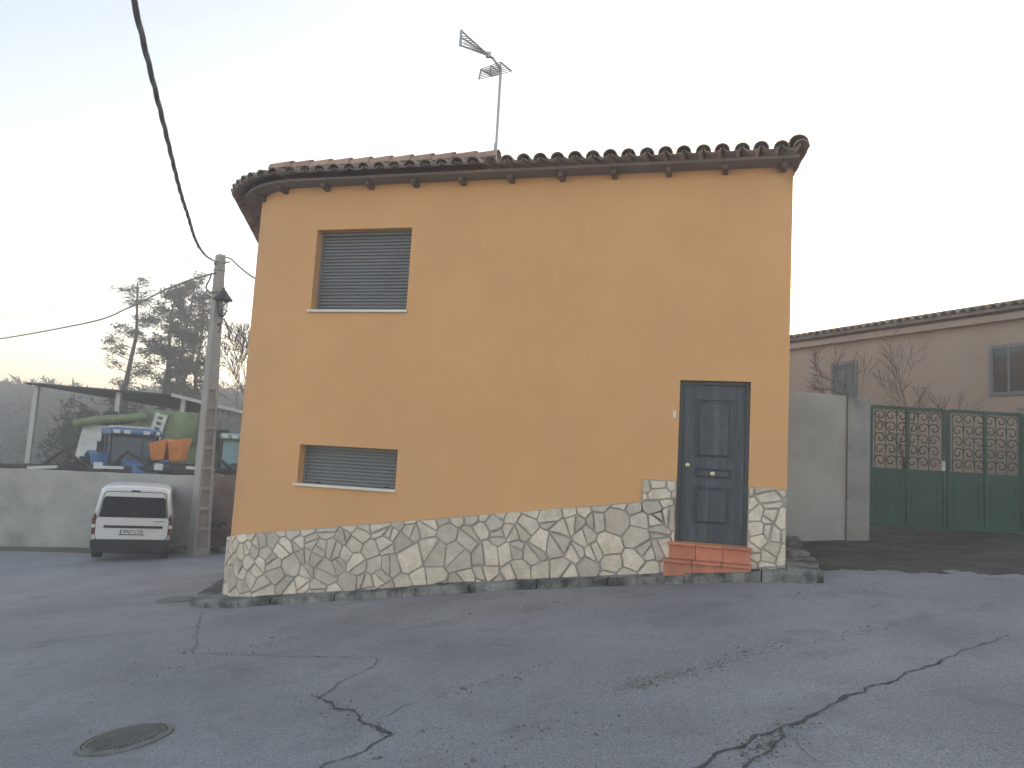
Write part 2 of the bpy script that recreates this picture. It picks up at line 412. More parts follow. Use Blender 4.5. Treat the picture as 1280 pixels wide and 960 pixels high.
def plinth():
    r = random.Random(21)
    def edge_poly(s0, s1, z0a, z0b, z1a, z1b): return [(s0, z0a), (s1, z0b), (s1, z1b), (s0, z1a)]
    sl = S_ARC - .9
    regions = [edge_poly(sl, -1.32, zbot(sl), zbot(-1.32), ztop(sl), ztop(-1.32)),
               [(-1.745, ztop(-1.745)+.012), (-1.32, ztop(-1.32)+.012), (-1.32, 1.51), (-1.745, 1.51)],
               [(-.45, .42), (.0, .50), (.0, 1.49), (-.45, 1.49)]]
    cur = [None, None]
    def finish(cell, i):
        cell = inset(cell, r.uniform(.006, .017))
        if len(cell) < 3 or area(cell) < .003: return
        # soften: cut the corners a little and roughen the edges
        out = []
        m = len(cell)
        for k in range(m):
            p, q_, nxt = cell[k-1], cell[k], cell[(k+1) % m]
            for o_ in (p, nxt):
                l = math.hypot(o_[0]-q_[0], o_[1]-q_[1]); t = min(r.choice((.004,.006,.016)), l*.3)/max(l, 1e-6)
                out.append((q_[0]+(o_[0]-q_[0])*t, q_[1]+(o_[1]-q_[1])*t))
            l = math.hypot(nxt[0]-q_[0], nxt[1]-q_[1])
            if l > .12:
                mp = ((q_[0]+nxt[0])/2, (q_[1]+nxt[1])/2)
                jx, jz = r.uniform(-.007,.007), r.uniform(-.007,.007)
                out.append((mp[0]+jx, mp[1]+jz))
        cx = sum(p[0] for p in out)/len(out); cz = sum(p[1] for p in out)/len(out)
        th = r.uniform(.016, .034); ta, tb = r.uniform(-.02,.02), r.uniform(-.02,.02)
        m = len(out); vs = []
        for lev, sc in ((0, 1.0), (.75, 1.0), (1.0, .0)):
            for px, pz in out:
                if lev == 1.0:
                    l = math.hypot(px-cx, pz-cz); k = max(0, (l-.008)/l); px, pz = cx+(px-cx)*k, cz+(pz-cz)*k
                h = .020 + lev*(th + ta*(px-cx) + tb*(pz-cz)) + (.0015*noise.noise(Vector((px*14, pz*14, i))) if lev else 0)
                P, _ = path(px, h); vs.append((P.x, P.y, pz))
        fs = [(k, (k+1) % m, m+(k+1) % m, m+k) for k in range(m)] + [(m+k, m+(k+1) % m, 2*m+(k+1) % m, 2*m+k) for k in range(m)]
        Pc, _ = path(cx, .020+th); vs.append((Pc.x, Pc.y, cz))
        fs += [(2*m+k, 2*m+(k+1) % m, 3*m) for k in range(m)]
        cur[1].add(vs, fs)
    for ri, R in enumerate(regions):
        if ri != 1: mor = MB(); st = MB(); cur[1] = st
        s0, s1 = min(p[0] for p in R), max(p[0] for p in R)
        n = max(1, int((s1-s0)/.08)); zlo = lambda s, R=R: R[0][1] + (R[1][1]-R[0][1])*(s-R[0][0])/(R[1][0]-R[0][0])
        zhi = lambda s, R=R: R[3][1] + (R[2][1]-R[3][1])*(s-R[0][0])/(R[1][0]-R[0][0])
        T = .022
        for i in range(n):
            a, c = s0+(s1-s0)*i/n, s0+(s1-s0)*(i+1)/n
            pa, na = path(a, T); pc, nc = path(c, T); qa, _ = path(a, -.01); qc, _ = path(c, -.01)
            vs = [(pa.x,pa.y,zlo(a)-.3),(pc.x,pc.y,zlo(c)-.3),(pc.x,pc.y,zhi(c)),(pa.x,pa.y,zhi(a)),(qa.x,qa.y,zhi(a)),(qc.x,qc.y,zhi(c))]
            mor.add(vs, [(0,1,2,3),(3,2,5,4)])
            if i == 0: mor.add([(pa.x,pa.y,zlo(a)-.3),(pa.x,pa.y,zhi(a)),(qa.x,qa.y,zhi(a)),(qa.x,qa.y,zlo(a)-.3)], [(0,1,2,3)])
            if i == n-1: mor.add([(pc.x,pc.y,zlo(c)-.3),(pc.x,pc.y,zhi(c)),(qc.x,qc.y,zhi(c)),(qc.x,qc.y,zlo(c)-.3)], [(0,1,2,3)])
        seeds = []
        for _ in range(9000 if ri == 0 else 900):
            x = r.uniform(s0-.1, s1+.1); z = r.uniform(zlo(x)-.05, zhi(x)+.05)
            rr = r.choice((.18, .22, .26, .32, .38, .44))*(1.15 if z < zlo(x)+.35 else .92)
            if x < U0-.2: rr *= .8
            if ri == 1: rr = .26
            if all(math.hypot((x-a)*(1.0), z-c) > (rr+q)*.40 for a, c, q in seeds): seeds.append((x, z, rr))
        for i, (x, z, q) in enumerate(seeds):
            cell = list(R)
            for j, (a, c, q2) in enumerate(seeds):
                if i == j or abs(a-x) > 1 : continue
                wgt = .5 + .25*(q-q2)/(q+q2)
                nx, nz = a-x, c-z
                mx, mz = x+nx*wgt, z+nz*wgt
                cell = clip(cell, nx, nz, nx*mx+nz*mz)
                if len(cell) < 3: break
            if len(cell) < 3: continue
            cells = [cell]
            if area(cell) > .03 and r.random() < .55:
                cx = sum(p[0] for p in cell)/len(cell)+r.uniform(-.03,.03); cz = sum(p[1] for p in cell)/len(cell)+r.uniform(-.03,.03); an = r.random()*math.pi
                na, nb_ = math.cos(an), math.sin(an)
                cells = [clip(cell, na, nb_, na*cx+nb_*cz), clip(cell, -na, -nb_, -na*cx-nb_*cz)]
            for cell in cells: finish(cell, i)
        if ri:
            pl = mor.build('plinth', M['mortar'], house); st.build('cladding_stones', M['stone'], pl)
    
plinth()

# --- windows with closed roller shutters --------------------------
def window(a, c, z0, z1, lab):
    d = .155
    w = MB()
    fw = .035
    w.box((a, d, z0), (a+fw, d+.07, z1)); w.box((c-fw, d, z0), (c, d+.07, z1)); w.box((a+fw, d, z1-.05), (c-fw, d+.07, z1))
    wo = w.build('window', M['shutter'], house); wo['label'] = lab
    s = MB(); h = .050; n = int((z1-.05-z0)/h)
    prof = []
    for i in range(n):
        zb = z0+.002+i*h
        prof += [(d+.036, zb), (d+.036, zb+.010), (d+.016, zb+.014), (d+.008, zb+h*.45), (d+.012, zb+h*.75), (d+.024, zb+h-.003)]
    o = len(s.v)
    for y, z in prof: s.v += [(a+fw*.7, y, z), (c-fw*.7, y, z)]
    for i in range(len(prof)-1): s.f.append((o+2*i, o+2*i+1, o+2*i+3, o+2*i+2)); s.mi.append(0)
    s.box((a+fw*.7, d+.045, z0), (c-fw*.7, d+.055, z1-.01))
    s.build('roller_shutter', M['shutter'], wo, fixn=False)
    k = MB(); k.box((a-.045, -.045, z0-.035), (c+.02, d, z0+.001)); k.build('sill', M['sill'], wo, bevel=.004)
    for x in (a+.25, c-.2): MB().box((x-.025, d-.012, z0+.012), (x+.025, d+.012, z0+.03)).build('shutter_stop', M['black'], wo)
window(*OPEN[0][:4], 'upper window with its grey shutter closed')
window(*OPEN[1][:4], 'low wide window with its grey shutter closed')

# --- door ---------------------------------------------------------
def door():
    a, c, z0, z1, dd = OPEN[2]; d = .125
    f = MB(); t = .045
    f.box((a, .075, z0), (a+t, d+.06, z1)); f.box((c-t, .075, z0), (c, d+.06, z1)); f.box((a+t, .075, z1-t), (c-t, d+.06, z1))
    do = MB(); l, r, b0, b1 = a+t+.003, c-t-.003, z0+.006, z1-t-.003
    do.box((l, d, b0), (r, d+.045, b1))
    w = r-l; H = b1-b0; th = .022
    x0, x1 = l+w*.20, r-w*.20
    rows = [(.105, .345), (.40, .465), (.525, .905)]
    # stiles and rails standing proud of the slab, with sunk panels between them
    do.box((l, d-th, b0), (x0, d-.0004, b1)); do.box((x1, d-th, b0), (r, d-.0004, b1))
    zc = [0] + [v for p in rows for v in p] + [1]
    for k in range(0, len(zc), 2): do.box((x0, d-th, b0+H*zc[k]), (x1, d-.0004, b0+H*zc[k+1]))
    for p0, p1 in rows:
        y0, y1 = b0+H*p0, b0+H*p1; e = .028
        if p1-p0 > .1:
            do.hexa([(x0+e,d-.0004,y0+e),(x1-e,d-.0004,y0+e),(x1-e,d-.0004,y1-e),(x0+e,d-.0004,y1-e),(x0+e+.03,d-.019,y0+e+.03),(x1-e-.03,d-.019,y0+e+.03),(x1-e-.03,d-.019,y1-e-.03),(x0+e+.03,d-.019,y1-e-.03)])
        else:
            do.hexa([(x0+.02,d-.0004,y0+.02),(x1-.02,d-.0004,y0+.02),(x1-.02,d-.0004,y1-.02),(x0+.02,d-.0004,y1-.02),(x0+.04,d-.016,y0+.035),(x1-.04,d-.016,y0+.035),(x1-.04,d-.016,y1-.035),(x0+.04,d-.016,y1-.035)])
    o = do.build('door', M['doorwood'], house); 
    fo = f.build('door_frame', M['doorframe'], o)
    k = MB(); kx, kz = (l+r)/2, b0+H*.432; d -= .016
    k.tube([(kx, d, kz), (kx, d-.012, kz), (kx, d-.02, kz)], [.034, .034, .014], 16)
    k.tube([(kx, d-.02, kz), (kx, d-.045, kz), (kx, d-.052, kz), (kx, d-.062, kz), (kx, d-.078, kz), (kx, d-.084, kz)], [.012, .012, .026, .034, .030, .012], 16)
    k.build('knob', M['brass'], o, smooth=40)
    e = MB(); ex, ez = l+.075, b0+H*.48; d = .125-.022
    e.tube([(ex, d, ez), (ex, d-.010, ez), (ex, d-.014, ez)], [.030, .030, .022], 16); e.tube([(ex, d-.0142, ez), (ex, d-.02, ez)], [.012, .010], 12)
    e.build('lock', M['brass'], o, smooth=40)
    bl = MB(); bl.box((a-.075, -.018, 2.31), (a-.035, .0, 2.40)); bl.build('doorbell', M['sill'], house, bevel=.004)
door()

# --- terracotta steps --------------------------------------------
def steps():
    b = MB()
    def flight(u0, u1, v, z0, z1, back, noseover):
        n = 3
        for i in range(n):
            a = u0+(u1-u0)*i/n+.003; c = u0+(u1-u0)*(i+1)/n-.003
            b.box((a, v, z0), (c, v+.02, z1-.032))
            b.box((a-(.02 if i == 0 else 0), v-noseover, z1-.03), (c+(.015 if i == n-1 else 0), back, z1))
    flight(-1.385, -.405, -.075, .555, .752, .14, .05)
    flight(-1.435, -.405, -.235, .30, .553, -.035, .05)
    o = b.build('doorstep', M['terra'], house, bevel=.004)
    g = MB(); g.box((-1.382, -.053, .2), (-.408, .0, .728)); g.box((-1.432, -.213, .2), (-.408, -.0555, .529))
    g.build('step_core', M['mortar'], o)
steps()

# --- roof ---------------------------------------------------------
OV = .43
def tile(b, p0, p1, side, up, r0, r1, inv=False, n=7, th=.014):
    # half barrel from p0 (lower end) to p1
    vs = []
    for P, r in ((p0, r0), (p1, r1)):
        for rr in (r, r-th):
            for k in range(n+1):
                a = math.pi*k/n
                off = side*(math.cos(a)*rr) + up*((math.sin(a)*rr*(.95 if not inv else -.45)))
                vs.append(P + off)
    m = n+1; fs = []
    for k in range(n):
        fs += [(k, k+1, 2*m+k+1, 2*m+k), (m+k+1, m+k, 3*m+k, 3*m+k+1), (k+1, k, m+k, m+k+1), (2*m+k, 2*m+k+1, 3*m+k+1, 3*m+k)]
    fs += [(0, 2*m, 3*m, m), (n, m+n, 3*m+n, 2*m+n)]
    b.add(vs, fs)
def columns(b, cols, gap, course=.36, maxlen=9):
    r = random.Random(3)
    for E, T, side, spE, spT in cols:
        d = T-E; L = min(d.length, maxlen); dr = d.normalized(); up = side.cross(dr).normalized()
        if up.z < 0: up = -up
        n = max(1, round(L/course)); st = L/n
        for i in range(n):
            t0, t1 = i*st, min(L, (i+1)*st+.05)
            k0 = 1+(spT/spE-1)*t0/L; k1 = 1+(spT/spE-1)*t1/L
            j = Vector((r.uniform(-.006,.006), r.uniform(-.006,.006), r.uniform(-.004,.004)))
            lift = .028
            tile(b, E+dr*t0+up*(lift)+j, E+dr*t1+up*(.006)+j, side, up, spE*.415*k0, spE*.36*k1)
def roof():
    b = MB(); pan = MB(); sp = .235
    def col_at(s, kind):
        P, n = path(s, OV); E = Vector((P.x, P.y, 5.635)); side = Vector((-n.y, n.x, 0))
        return E, side
    s = .06; cols = []; pans = []
    zr = 6.00; vr = .55
    while s > S_ARC - 3.2:
        E, side = col_at(s, 0)
        if s > -4.11: T = Vector((E.x, 6.9, 5.635 + (6.9+OV)*math.tan(rad(12.5)))); k = sp
        elif s > U0: T = Vector((E.x, vr, zr)); k = sp
        elif s > S_ARC: T = Vector((U0 - 1.10*(U0-s)/(RC*PHI), vr, zr)); k = .20
        else:
            t = S_ARC-s; T = Vector((-7.98, vr, zr)) + Vector((-math.cos(PHI), math.sin(PHI), 0))*t; k = sp
        cols.append((E, T, side, sp if s > U0 or s < S_ARC else sp, k)); 
        st = sp*(RC/(RC+OV)) if S_ARC < s <= U0 else sp
        pans.append((E, T, side, k, s-st/2)); s -= st
    columns(b, cols, 0)
    for i in range(len(cols)-1):
        (E0, T0, s0, *_), (E1, T1, s1, *_2) = cols[i], cols[i+1]
        if (T0-T1).length > 1.0: continue
        E = (E0+E1)/2; T = (T0+T1)/2; side = (s0+s1).normalized(); d = (T-E).normalized(); up = side.cross(d).normalized()
        if up.z < 0: up = -up
        E = E + d*.015
        sE = (E0-E1).length; sT = max(.05, (T0-T1).length)
        tile(pan, E+up*.062, T+up*.045, side, up, sE*.46, sT*.46, inv=True)
    o = b.build('roof', M['tile'], house, smooth=50)
    pan.build('channel_tiles', M['tile'], o, smooth=50)
    # ridge caps along the raised left part and round the corner
    rc = MB(); x = -4.11
    pts = []
    while x > -8.2: pts.append(Vector((x, vr, zr+.10))); x -= .345
    t = Vector((-math.cos(PHI), math.sin(PHI), 0))
    for a, c in zip(pts, pts[1:]):
        d = (c-a).normalized(); tile(rc, a - d*.0 + Vector((0,0,.018)), c + d*.05, Vector((0,1,0)), Vector((0,0,1)), .150, .132)
    q = Vector((-8.0, vr+.12, zr+.02))
    for i in range(8):
        a = q + t*.345*i; c = a + t*.39; sd = Vector((t.y, -t.x, 0)); tile(rc, a+Vector((0,0,.018)), c, sd, Vector((0,0,1)), .118, .100)
    rc.build('ridge_caps', M['ridge'], o, smooth=50)
    # right verge: one row of larger tiles running up the edge
    vg = MB()
    for i in range(20):
        y0 = -OV-.03+i*.36; z0 = 5.66+.045+(y0+OV)*math.tan(rad(12.5))
        tile(vg, Vector((.02, y0, z0+.0)), Vector((.02, y0+.4, z0-.02+.4*math.tan(rad(12.5)))), Vector((1,0,0)), Vector((0,0,1)), .120, .106)
    vg.build('verge_tiles', M['tile'], o, smooth=50)
    # back slope, gable wall between the two levels, closing decks
    dk = MB()
    dk.add([(-4.11,vr,zr+.02),(-8.0,vr,zr+.02),(-9.4,4.0,zr-.25),(-9.0,6.9,5.9),(-4.11,6.9,5.9)], [(0,1,2,3,4)])
    dk.build('back_slope', M['tile'], o)
    gb = MB(); gb.prism([(-OV+.1,5.6),(vr,5.6),(vr+4,5.75),(vr+2,zr-.06),(vr,zr-.02)], -4.17, -4.12, 'X')
    gb.build('gable', M['stucco'], house)
    # soffit following the eave
    sf = MB(); ss = [.05] + [U0*i/10 for i in range(1, 11)] + [U0-RC*PHI*i/16 for i in range(1, 17)] + [S_ARC-3.2]
    for s0, s1 in zip(ss, ss[1:]):
        p0, _ = path(s0, -.02); p1, _ = path(s1, -.02); q0, _ = path(s0, OV-.17); q1, _ = path(s1, OV-.17)
        sf.hexa([(p0.x,p0.y,5.585),(p1.x,p1.y,5.585),(q1.x,q1.y,5.595),(q0.x,q0.y,5.595),(p0.x,p0.y,5.63),(p1.x,p1.y,5.63),(q1.x,q1.y,5.632),(q0.x,q0.y,5.632)])
    sf.build('soffit', M['soffit'], house)
    # rafter ends under the eave
    s = -.12
    while s > S_ARC-2.5:
        p, n = path(s, -.02); q, _ = path(s, OV-.25); sd = Vector((-n.y, n.x, 0))*.036
        r = MB(); h0, h1 = 5.505, 5.583
        v = [p-sd, p+sd, q+sd, q-sd]
        r.hexa([(w.x, w.y, h0 + (.02 if i > 1 else 0)) for i, w in enumerate(v)] + [(w.x, w.y, h1 + (.018 if i > 1 else 0)) for i, w in enumerate(v)])
        r.build('rafter_end', M['rafter'], house, bevel=.008)
        s -= .72 if s > U0 else .62
roof()

# ------------------------------------------------------------------ kerb around the house
def kerb():
    b = MB(); r = random.Random(4)
    def off(s): return .28 + .20*(1-sstep(-7.7, -6.8, s))
    s = .33; blocks = []
    while s > S_ARC-3.5:
        ln = (.95 if s > -6.5 else .40)*r.uniform(.93, 1.05)
        if s > -.2: ln = .62
        blocks.append((s, s-ln+(.012 if s > -6.9 else .004))); s -= ln
    for a, c in blocks:
        n = 5; dz = r.uniform(-.012,.012); tl = r.uniform(-.012,.012)
        if -.9 < a < .0 or a > .2: dz += .02
        for i in range(n):
            s0 = a+(c-a)*i/n; s1 = a+(c-a)*(i+1)/n
            vs = []
            for zz in (0, 1):
                for ss, oo in ((s0, -.02), (s1, -.02), (s1, 1), (s0, 1)):
                    o_ = off(ss)+tl if oo == 1 else oo
                    P, nn = path(min(ss, 0) if False else ss, o_)
                    Q = W(P.x, P.y); fl = sstep(-6.6, -7.4, ss) if False else (1-sstep(-7.4, -6.6, ss))
                    top = pave(P.x)*(1-fl) + (ground(Q.x, Q.y)+.10)*fl + dz*(1-.7*fl) + .01*noise.noise(Vector((ss*6, oo, 2)))
                    z = top - (.02 if oo == 1 else 0) if zz else top-.42
                    if zz == 0 and oo == 1: P, nn = path(ss, o_+.015)
                    vs.append((P.x, P.y, z))
            b.hexa(vs)
    # the worn return round the right hand corner
    for i, (x0, y0, x1, y1, z) in enumerate(((.02,-.26,.40,.32,.55),(.03,.345,.44,1.0,.60),(.02,1.02,.40,1.8,.66),(.02,1.82,.38,2.8,.74))):
        vs = []
        for zz in (z-.45, z):
            for x, y in ((x0,y0),(x1,y0+.06),(x1,y1),(x0,y1)):
                vs.append((x+r.uniform(-.02,.02), y+r.uniform(-.02,.02), zz + (r.uniform(-.03,.02) if zz == z else 0)))
        b.hexa(vs)
    o = b.build('kerb', M['kerb'], bevel=.012); o.location = (HA.x, HA.y, 0); o.rotation_euler = (0,0,HRZ)
    bm = bmesh.new(); bm.from_mesh(o.data); bm.to_mesh(o.data); bm.free()
    struct(o)
kerb()

# ------------------------------------------------------------------ television antenna
def antenna():
    p = W(-4.17, .55)
    base = thing('tv_antenna', 'grid backed television antenna on a thin mast at the end of the roof ridge', 'antenna', (p.x, p.y, 6.10), 0)
    X, Y, Z = p.x, p.y, 6.10
    def L(q): return Vector(q) - Vector((X, Y, Z))
    top = Vector((-.445, Y, 7.56))
    b = MB(); b.tube([(0,0,-.05), L(top)], .022, 8); b.build('mast', M['zinc'], base, smooth=40)
    b = MB(); b.box((-.035,-.02,.12), (-.01,.02,.27)); b.build('amplifier_box', M['zinc'], base, bevel=.004)
    dirn = Vector((-.50, -.52, .02)).normalized()          # points to the left and towards the street
    side = Vector((dirn.y, -dirn.x, 0)).normalized(); hub = Vector((-.57, Y-.04, 7.68)); up = Vector((0,0,1))
    b = MB(); b.tube([L(top + Vector((.0,0,-.03))), L(hub), L(hub + dirn*.16)], .019, 6); b.build('boom', M['zinc'], base)
    b = MB(); tip = hub + dirn*.66
    ends = [tip + up*.11, tip + up*.01, tip - up*.11]
    for e in ends: b.tube([L(hub+dirn*.10), L(hub + dirn*.25 + (e-tip)*.28), L(e)], .013, 6)
    b.build('director_bars', M['zinc'], base)
    b = MB()
    for e0, e1 in ((ends[0], ends[1]), (ends[1], ends[2]), (ends[0]*1, ends[2]*1)):
        for i in range(1, 9):
            t = .25 + .75*i/9
            a = hub + dirn*(.66*t) + (e0-tip)*t*.98; c = hub + dirn*(.66*t) + (e1-tip)*t*.98
            m = (a+c)/2
            if (e0-e1).length < .2:
                b.tube([L(m - side*.05 - up*.02), L(m + side*.05 + up*.02)], .0075, 4)
    b.build('director_elements', M['zinc'], base)
    b = MB(); b.hexa([L(tip+up*.165-side*.016), L(tip+up*.165+side*.016), L(tip+up*.165+side*.016+dirn*.012), L(tip+up*.165-side*.016+dirn*.012)][:0] or
                     [L(tip-up*.125-side*.022), L(tip-up*.125+side*.022), L(tip-up*.125+side*.022+dirn*.015), L(tip-up*.125-side*.022+dirn*.015),
                      L(tip+up*.125-side*.022), L(tip+up*.125+side*.022), L(tip+up*.125+side*.022+dirn*.015), L(tip+up*.125-side*.022+dirn*.015)])
    b.build('end_strap', M['zinc'], base)
    b = MB(); b.box((-.04,-.03,-.03), (.04,.03,.05), M4=Matrix.Translation(L(hub+dirn*.10))); b.build('dipole_box', M['zinc'], base, bevel=.006)
    # two reflector wings opening backwards from a common edge
    V = Vector; h0, h1 = V((-.74,11.0,7.47)), V((-.45,11.0,7.60))
    for c0, c1 in ((V((-.575,11.22,7.48)), V((-.285,11.22,7.585))), (V((-.77,11.1,7.36)), V((-.45,11.1,7.47)))):
        b = MB(); n = 6
        for i in range(n+1): b.tube([L(h0.lerp(c0, i/n)), L(h1.lerp(c1, i/n))], .0065, 5)
        b.tube([L(h0), L(c0)], .012, 5); b.tube([L(h1), L(c1)], .012, 5); b.tube([L(h0.lerp(h1,.5)), L(c0.lerp(c1,.5))], .009, 5)
        b.build('reflector', M['zinc'], base)
antenna()

# ------------------------------------------------------------------ concrete pole and lantern
PB = Vector((-7.94, 20.5, 0)); PB.z = ground(PB.x, PB.y) - .05
def pole():
    o = thing('concrete_pole', 'tapered concrete utility pole with recessed panels beside the yard wall', 'utility pole', PB, rad(28))
    o.rotation_euler = (0, rad(-1.35), rad(0))
    H = 6.8 - PB.z
    def w(z): t = z/H; return .225 - .135*t, .17 - .065*t       # half widths
    a = rad(50); R = Matrix.Rotation(a, 3, 'Z')
    b = MB(); zs = [0]; nb = 12
    b2 = MB()
    z = .25; edges = [(0, .25, False)]; nb = 8; step = .53
    for i in range(nb):
        edges += [(z, z+step*.84, True), (z+step*.84, z+step, False)]; z += step
    edges.append((z, H, False))
    for z0, z1, bay in edges:
        a0, c0 = w(z0); a1, c1 = w(z1)
        if not bay:
            vs = [R @ Vector(v) for v in ((-a0,-c0,z0),(a0,-c0,z0),(a0,c0,z0),(-a0,c0,z0),(-a1,-c1,z1),(a1,-c1,z1),(a1,c1,z1),(-a1,c1,z1))]; b.hexa(vs)
        else:
            for sg in (-1, 1):
                f0, f1 = a0*.62, a1*.62
                xs0 = sorted((sg*a0, sg*f0)); xs1 = sorted((sg*a1, sg*f1))
                vs = [R @ Vector(v) for v in ((xs0[0],-c0,z0),(xs0[1],-c0,z0),(xs0[1],c0,z0),(xs0[0],c0,z0),(xs1[0],-c1,z1),(xs1[1],-c1,z1),(xs1[1],c1,z1),(xs1[0],c1,z1))]; b.hexa(vs)
            d0, d1 = c0*.62, c1*.62; f0, f1 = a0*.62, a1*.62
            vs = [R @ Vector(v) for v in ((-f0,-d0,z0),(f0,-d0,z0),(f0,d0,z0),(-f0,d0,z0),(-f1,-d1,z1),(f1,-d1,z1),(f1,d1,z1),(-f1,d1,z1))]; b2.hexa(vs)
    b.build('shaft', M['concrete'], o); b2.build('recessed_panel', M['polebay'], o)
    for dz in (.22, .42):
        c = MB()
        A, C = w(H-dz)
        for q0, q1 in (((-A,-C),(A,-C)),((A,-C),(A,C)),((A,C),(-A,C)),((-A,C),(-A,-C))):
            p0 = R @ Vector((q0[0]*1.06, q0[1]*1.06, H-dz)); p1 = R @ Vector((q1[0]*1.06, q1[1]*1.06, H-dz)); c.tube([p0, p1], .022, 6)
        c.build('steel_band', M['zinc'], o)
    hk = MB(); hk.tube([R@Vector((.05,0,H-.15)), R@Vector((.24,0,H-.15)), R@Vector((.28,0,H-.12))], .02, 6).build('cable_hook', M['iron'], o); hk = MB(); hk.tube([R@Vector((-.12,-.05,H-.30)), R@Vector((-.2,-.08,H-.30))], .02, 6)
    hk.build('cable_hook', M['iron'], o)
pole()
def lantern():
    L0 = Vector((-7.84, 20.22, 4.87))
    o = thing('wall_lantern', 'black iron lantern with a hooded top bracketed to the concrete pole', 'lantern', L0)
    o.scale = (.74,.74,.74)
    b = MB(); b.lathe([(.36,.86),(.33,.90),(.20,1.06),(.10,1.20),(.05,1.24),(.045,1.30),(.02,1.33)], n=8)
    b.build('hood', M['iron'], o)
    c = MB()
    for k in range(6):
        a = k*math.pi/3; c.tube([(.14*math.cos(a), .14*math.sin(a), .34), (.22*math.cos(a), .22*math.sin(a), .86)], .011, 5)
    for r, z in ((.14,.34),(.22,.86)):
        pts = [(r*math.cos(k*math.pi/3), r*math.sin(k*math.pi/3), z) for k in range(7)]; c.tube(pts, .014, 5)
    c.lathe([(.13,.30),(.10,.26),(.03,.22)], n=8)
    c.build('cage', M['iron'], o)
    g = bpy.data.materials.new('lantern_glass'); g.use_nodes = True; pbs = g.node_tree.nodes['Principled BSDF']
    pbs.inputs['Base Color'].default_value = (.9,.92,.92,1); pbs.inputs['Transmission Weight'].default_value = 1; pbs.inputs['Roughness'].default_value = .02; pbs.inputs['IOR'].default_value = 1.02
    q = MB(); vs = []
    for r, z in ((.132,.345),(.212,.855)):
        vs += [(r*math.cos(k*math.pi/3), r*math.sin(k*math.pi/3), z) for k in range(6)]
    q.add(vs, [(k,(k+1)%6,6+(k+1)%6,6+k) for k in range(6)]); q.build('glass', g, o)
    k = MB(); k.tube([(-.12,.16,.02),(-.02,.06,-.02),(.08,0,.10),(.05,0,.20),(0,0,.24)], .022, 6)
    k.tube([(-.13,.16,.5),(-.05,.1,.22),(.03,.02,-.05),(-.02,.0,-.25),(-.12,.1,-.35)], .016, 6)
    k.lathe([(.05,-.02),(.07,.03),(.05,.08)], (-.10,.12,-.05), n=8)
    k.build('bracket', M['iron'], o)
lantern()

# ------------------------------------------------------------------ cables
def spline(pts, n=12):
    P = [Vector(p) for p in pts]; out = []
    for i in range(len(P)-1):
        p0, p1, p2, p3 = P[max(i-1,0)], P[i], P[i+1], P[min(i+2,len(P)-1)]
        for k in range(n):
            t = k/n
            out.append(.5*((2*p1) + (p2-p0)*t + (2*p0-5*p1+4*p2-p3)*t*t + (3*p1-p0-3*p2+p3)*t**3))
    out.append(P[-1]); return out
def sag(a, b, s, n=24):
    a, b = Vector(a), Vector(b)
    return [a+(b-a)*i/n - Vector((0,0,4*s*(i/n)*(1-i/n))) for i in range(n+1)]
def cable(name, label, pts, r, n=6):
    b = MB(); b.tube(pts, r, n); return tag(b.build(name, M['cable'], smooth=60), label, 'cable')
def twisted(name, label, pts, r, pitch, strands=3):
    b = MB(); P = [Vector(p) for p in pts]
    # resample evenly
    Q = [P[0]]; stp = pitch/9
    acc = 0
    for a, c in zip(P, P[1:]):
        L = (c-a).length; d = (c-a)/L; x = stp-acc
        while x < L: Q.append(a+d*x); x += stp
        acc = L-(x-stp)
    for k in range(strands):
        pts2 = []
        for i, p in enumerate(Q):
            t = (Q[min(i+1,len(Q)-1)]-Q[max(i-1,0)]).normalized(); a = t.cross(Vector((0,0,1))).normalized(); c = t.cross(a)
            an = 2*math.pi*(i*stp/pitch + k/strands); pts2.append(p + (a*math.cos(an)+c*math.sin(an))*r*.55)
        b.tube(pts2, r*.55, 5)
    return tag(b.build(name, M['cable'], smooth=60), label, 'cable')
main = spline([(-8.2,20.4,6.59),(-6.83,16.43,5.73),(-5.77,13.39,5.22),(-5.11,11.48,5.09),(-4.61,10.03,5.0),(-3.87,7.91,4.96),(-3.04,5.5,4.96),(-1.9,2.2,5.1),(-.6,-1.6,5.5),(1.5,-7,6.4)])
twisted('overhead_cable', 'thick twisted black cable sweeping down across the sky to the pole top', main, .026, 1.5)
twisted('service_cable', 'twisted black cable from the pole top to the left side of the ochre house', spline([(-7.97,20.5,6.74),(-7.64,20.0,6.58),(-7.09,19.2,6.18),(-6.32,18.0,5.68),(-5.08,15.6,5.0)]), .022, .4)
cable('drop_wire', 'thin wire below the twisted one, from the pole to the ochre house', spline([(-7.92,20.5,6.5),(-7.6,20.0,6.34),(-7.01,19.2,5.96),(-6.3,18.0,5.47),(-5.06,15.5,4.72)]), .007)
twisted('street_cable', 'dark cable running from the pole to the left in front of the pines', spline([(-8.17,20.4,6.28),(-8.5,20.6,6.24),(-9.29,21.3,6.21),(-10.4,22.3,6.1),(-12.27,24.0,5.81),(-14.86,26.0,5.5),(-24,33,5.4),(-34,41,6.2)]), .026, .4)
cable('loop_cable', 'short drooping cable loop beside the pole above the lantern', spline([(-8.25,20.3,6.22),(-8.28,20.3,6.07),(-8.35,20.3,5.87),(-8.29,20.3,5.72),(-8.18,20.3,5.70),(-8.06,20.36,5.77)]), .022)
cable('branch_wire', 'pale thin wire branching from the thick twisted cable towards the left edge', spline([(-5.9,13.75,5.29),(-8.23,19.0,6.3),(-9.5,20.0,6.25),(-10.81,21.0,5.95),(-13.21,23.0,5.6),(-24,31,5.6)]), .006)


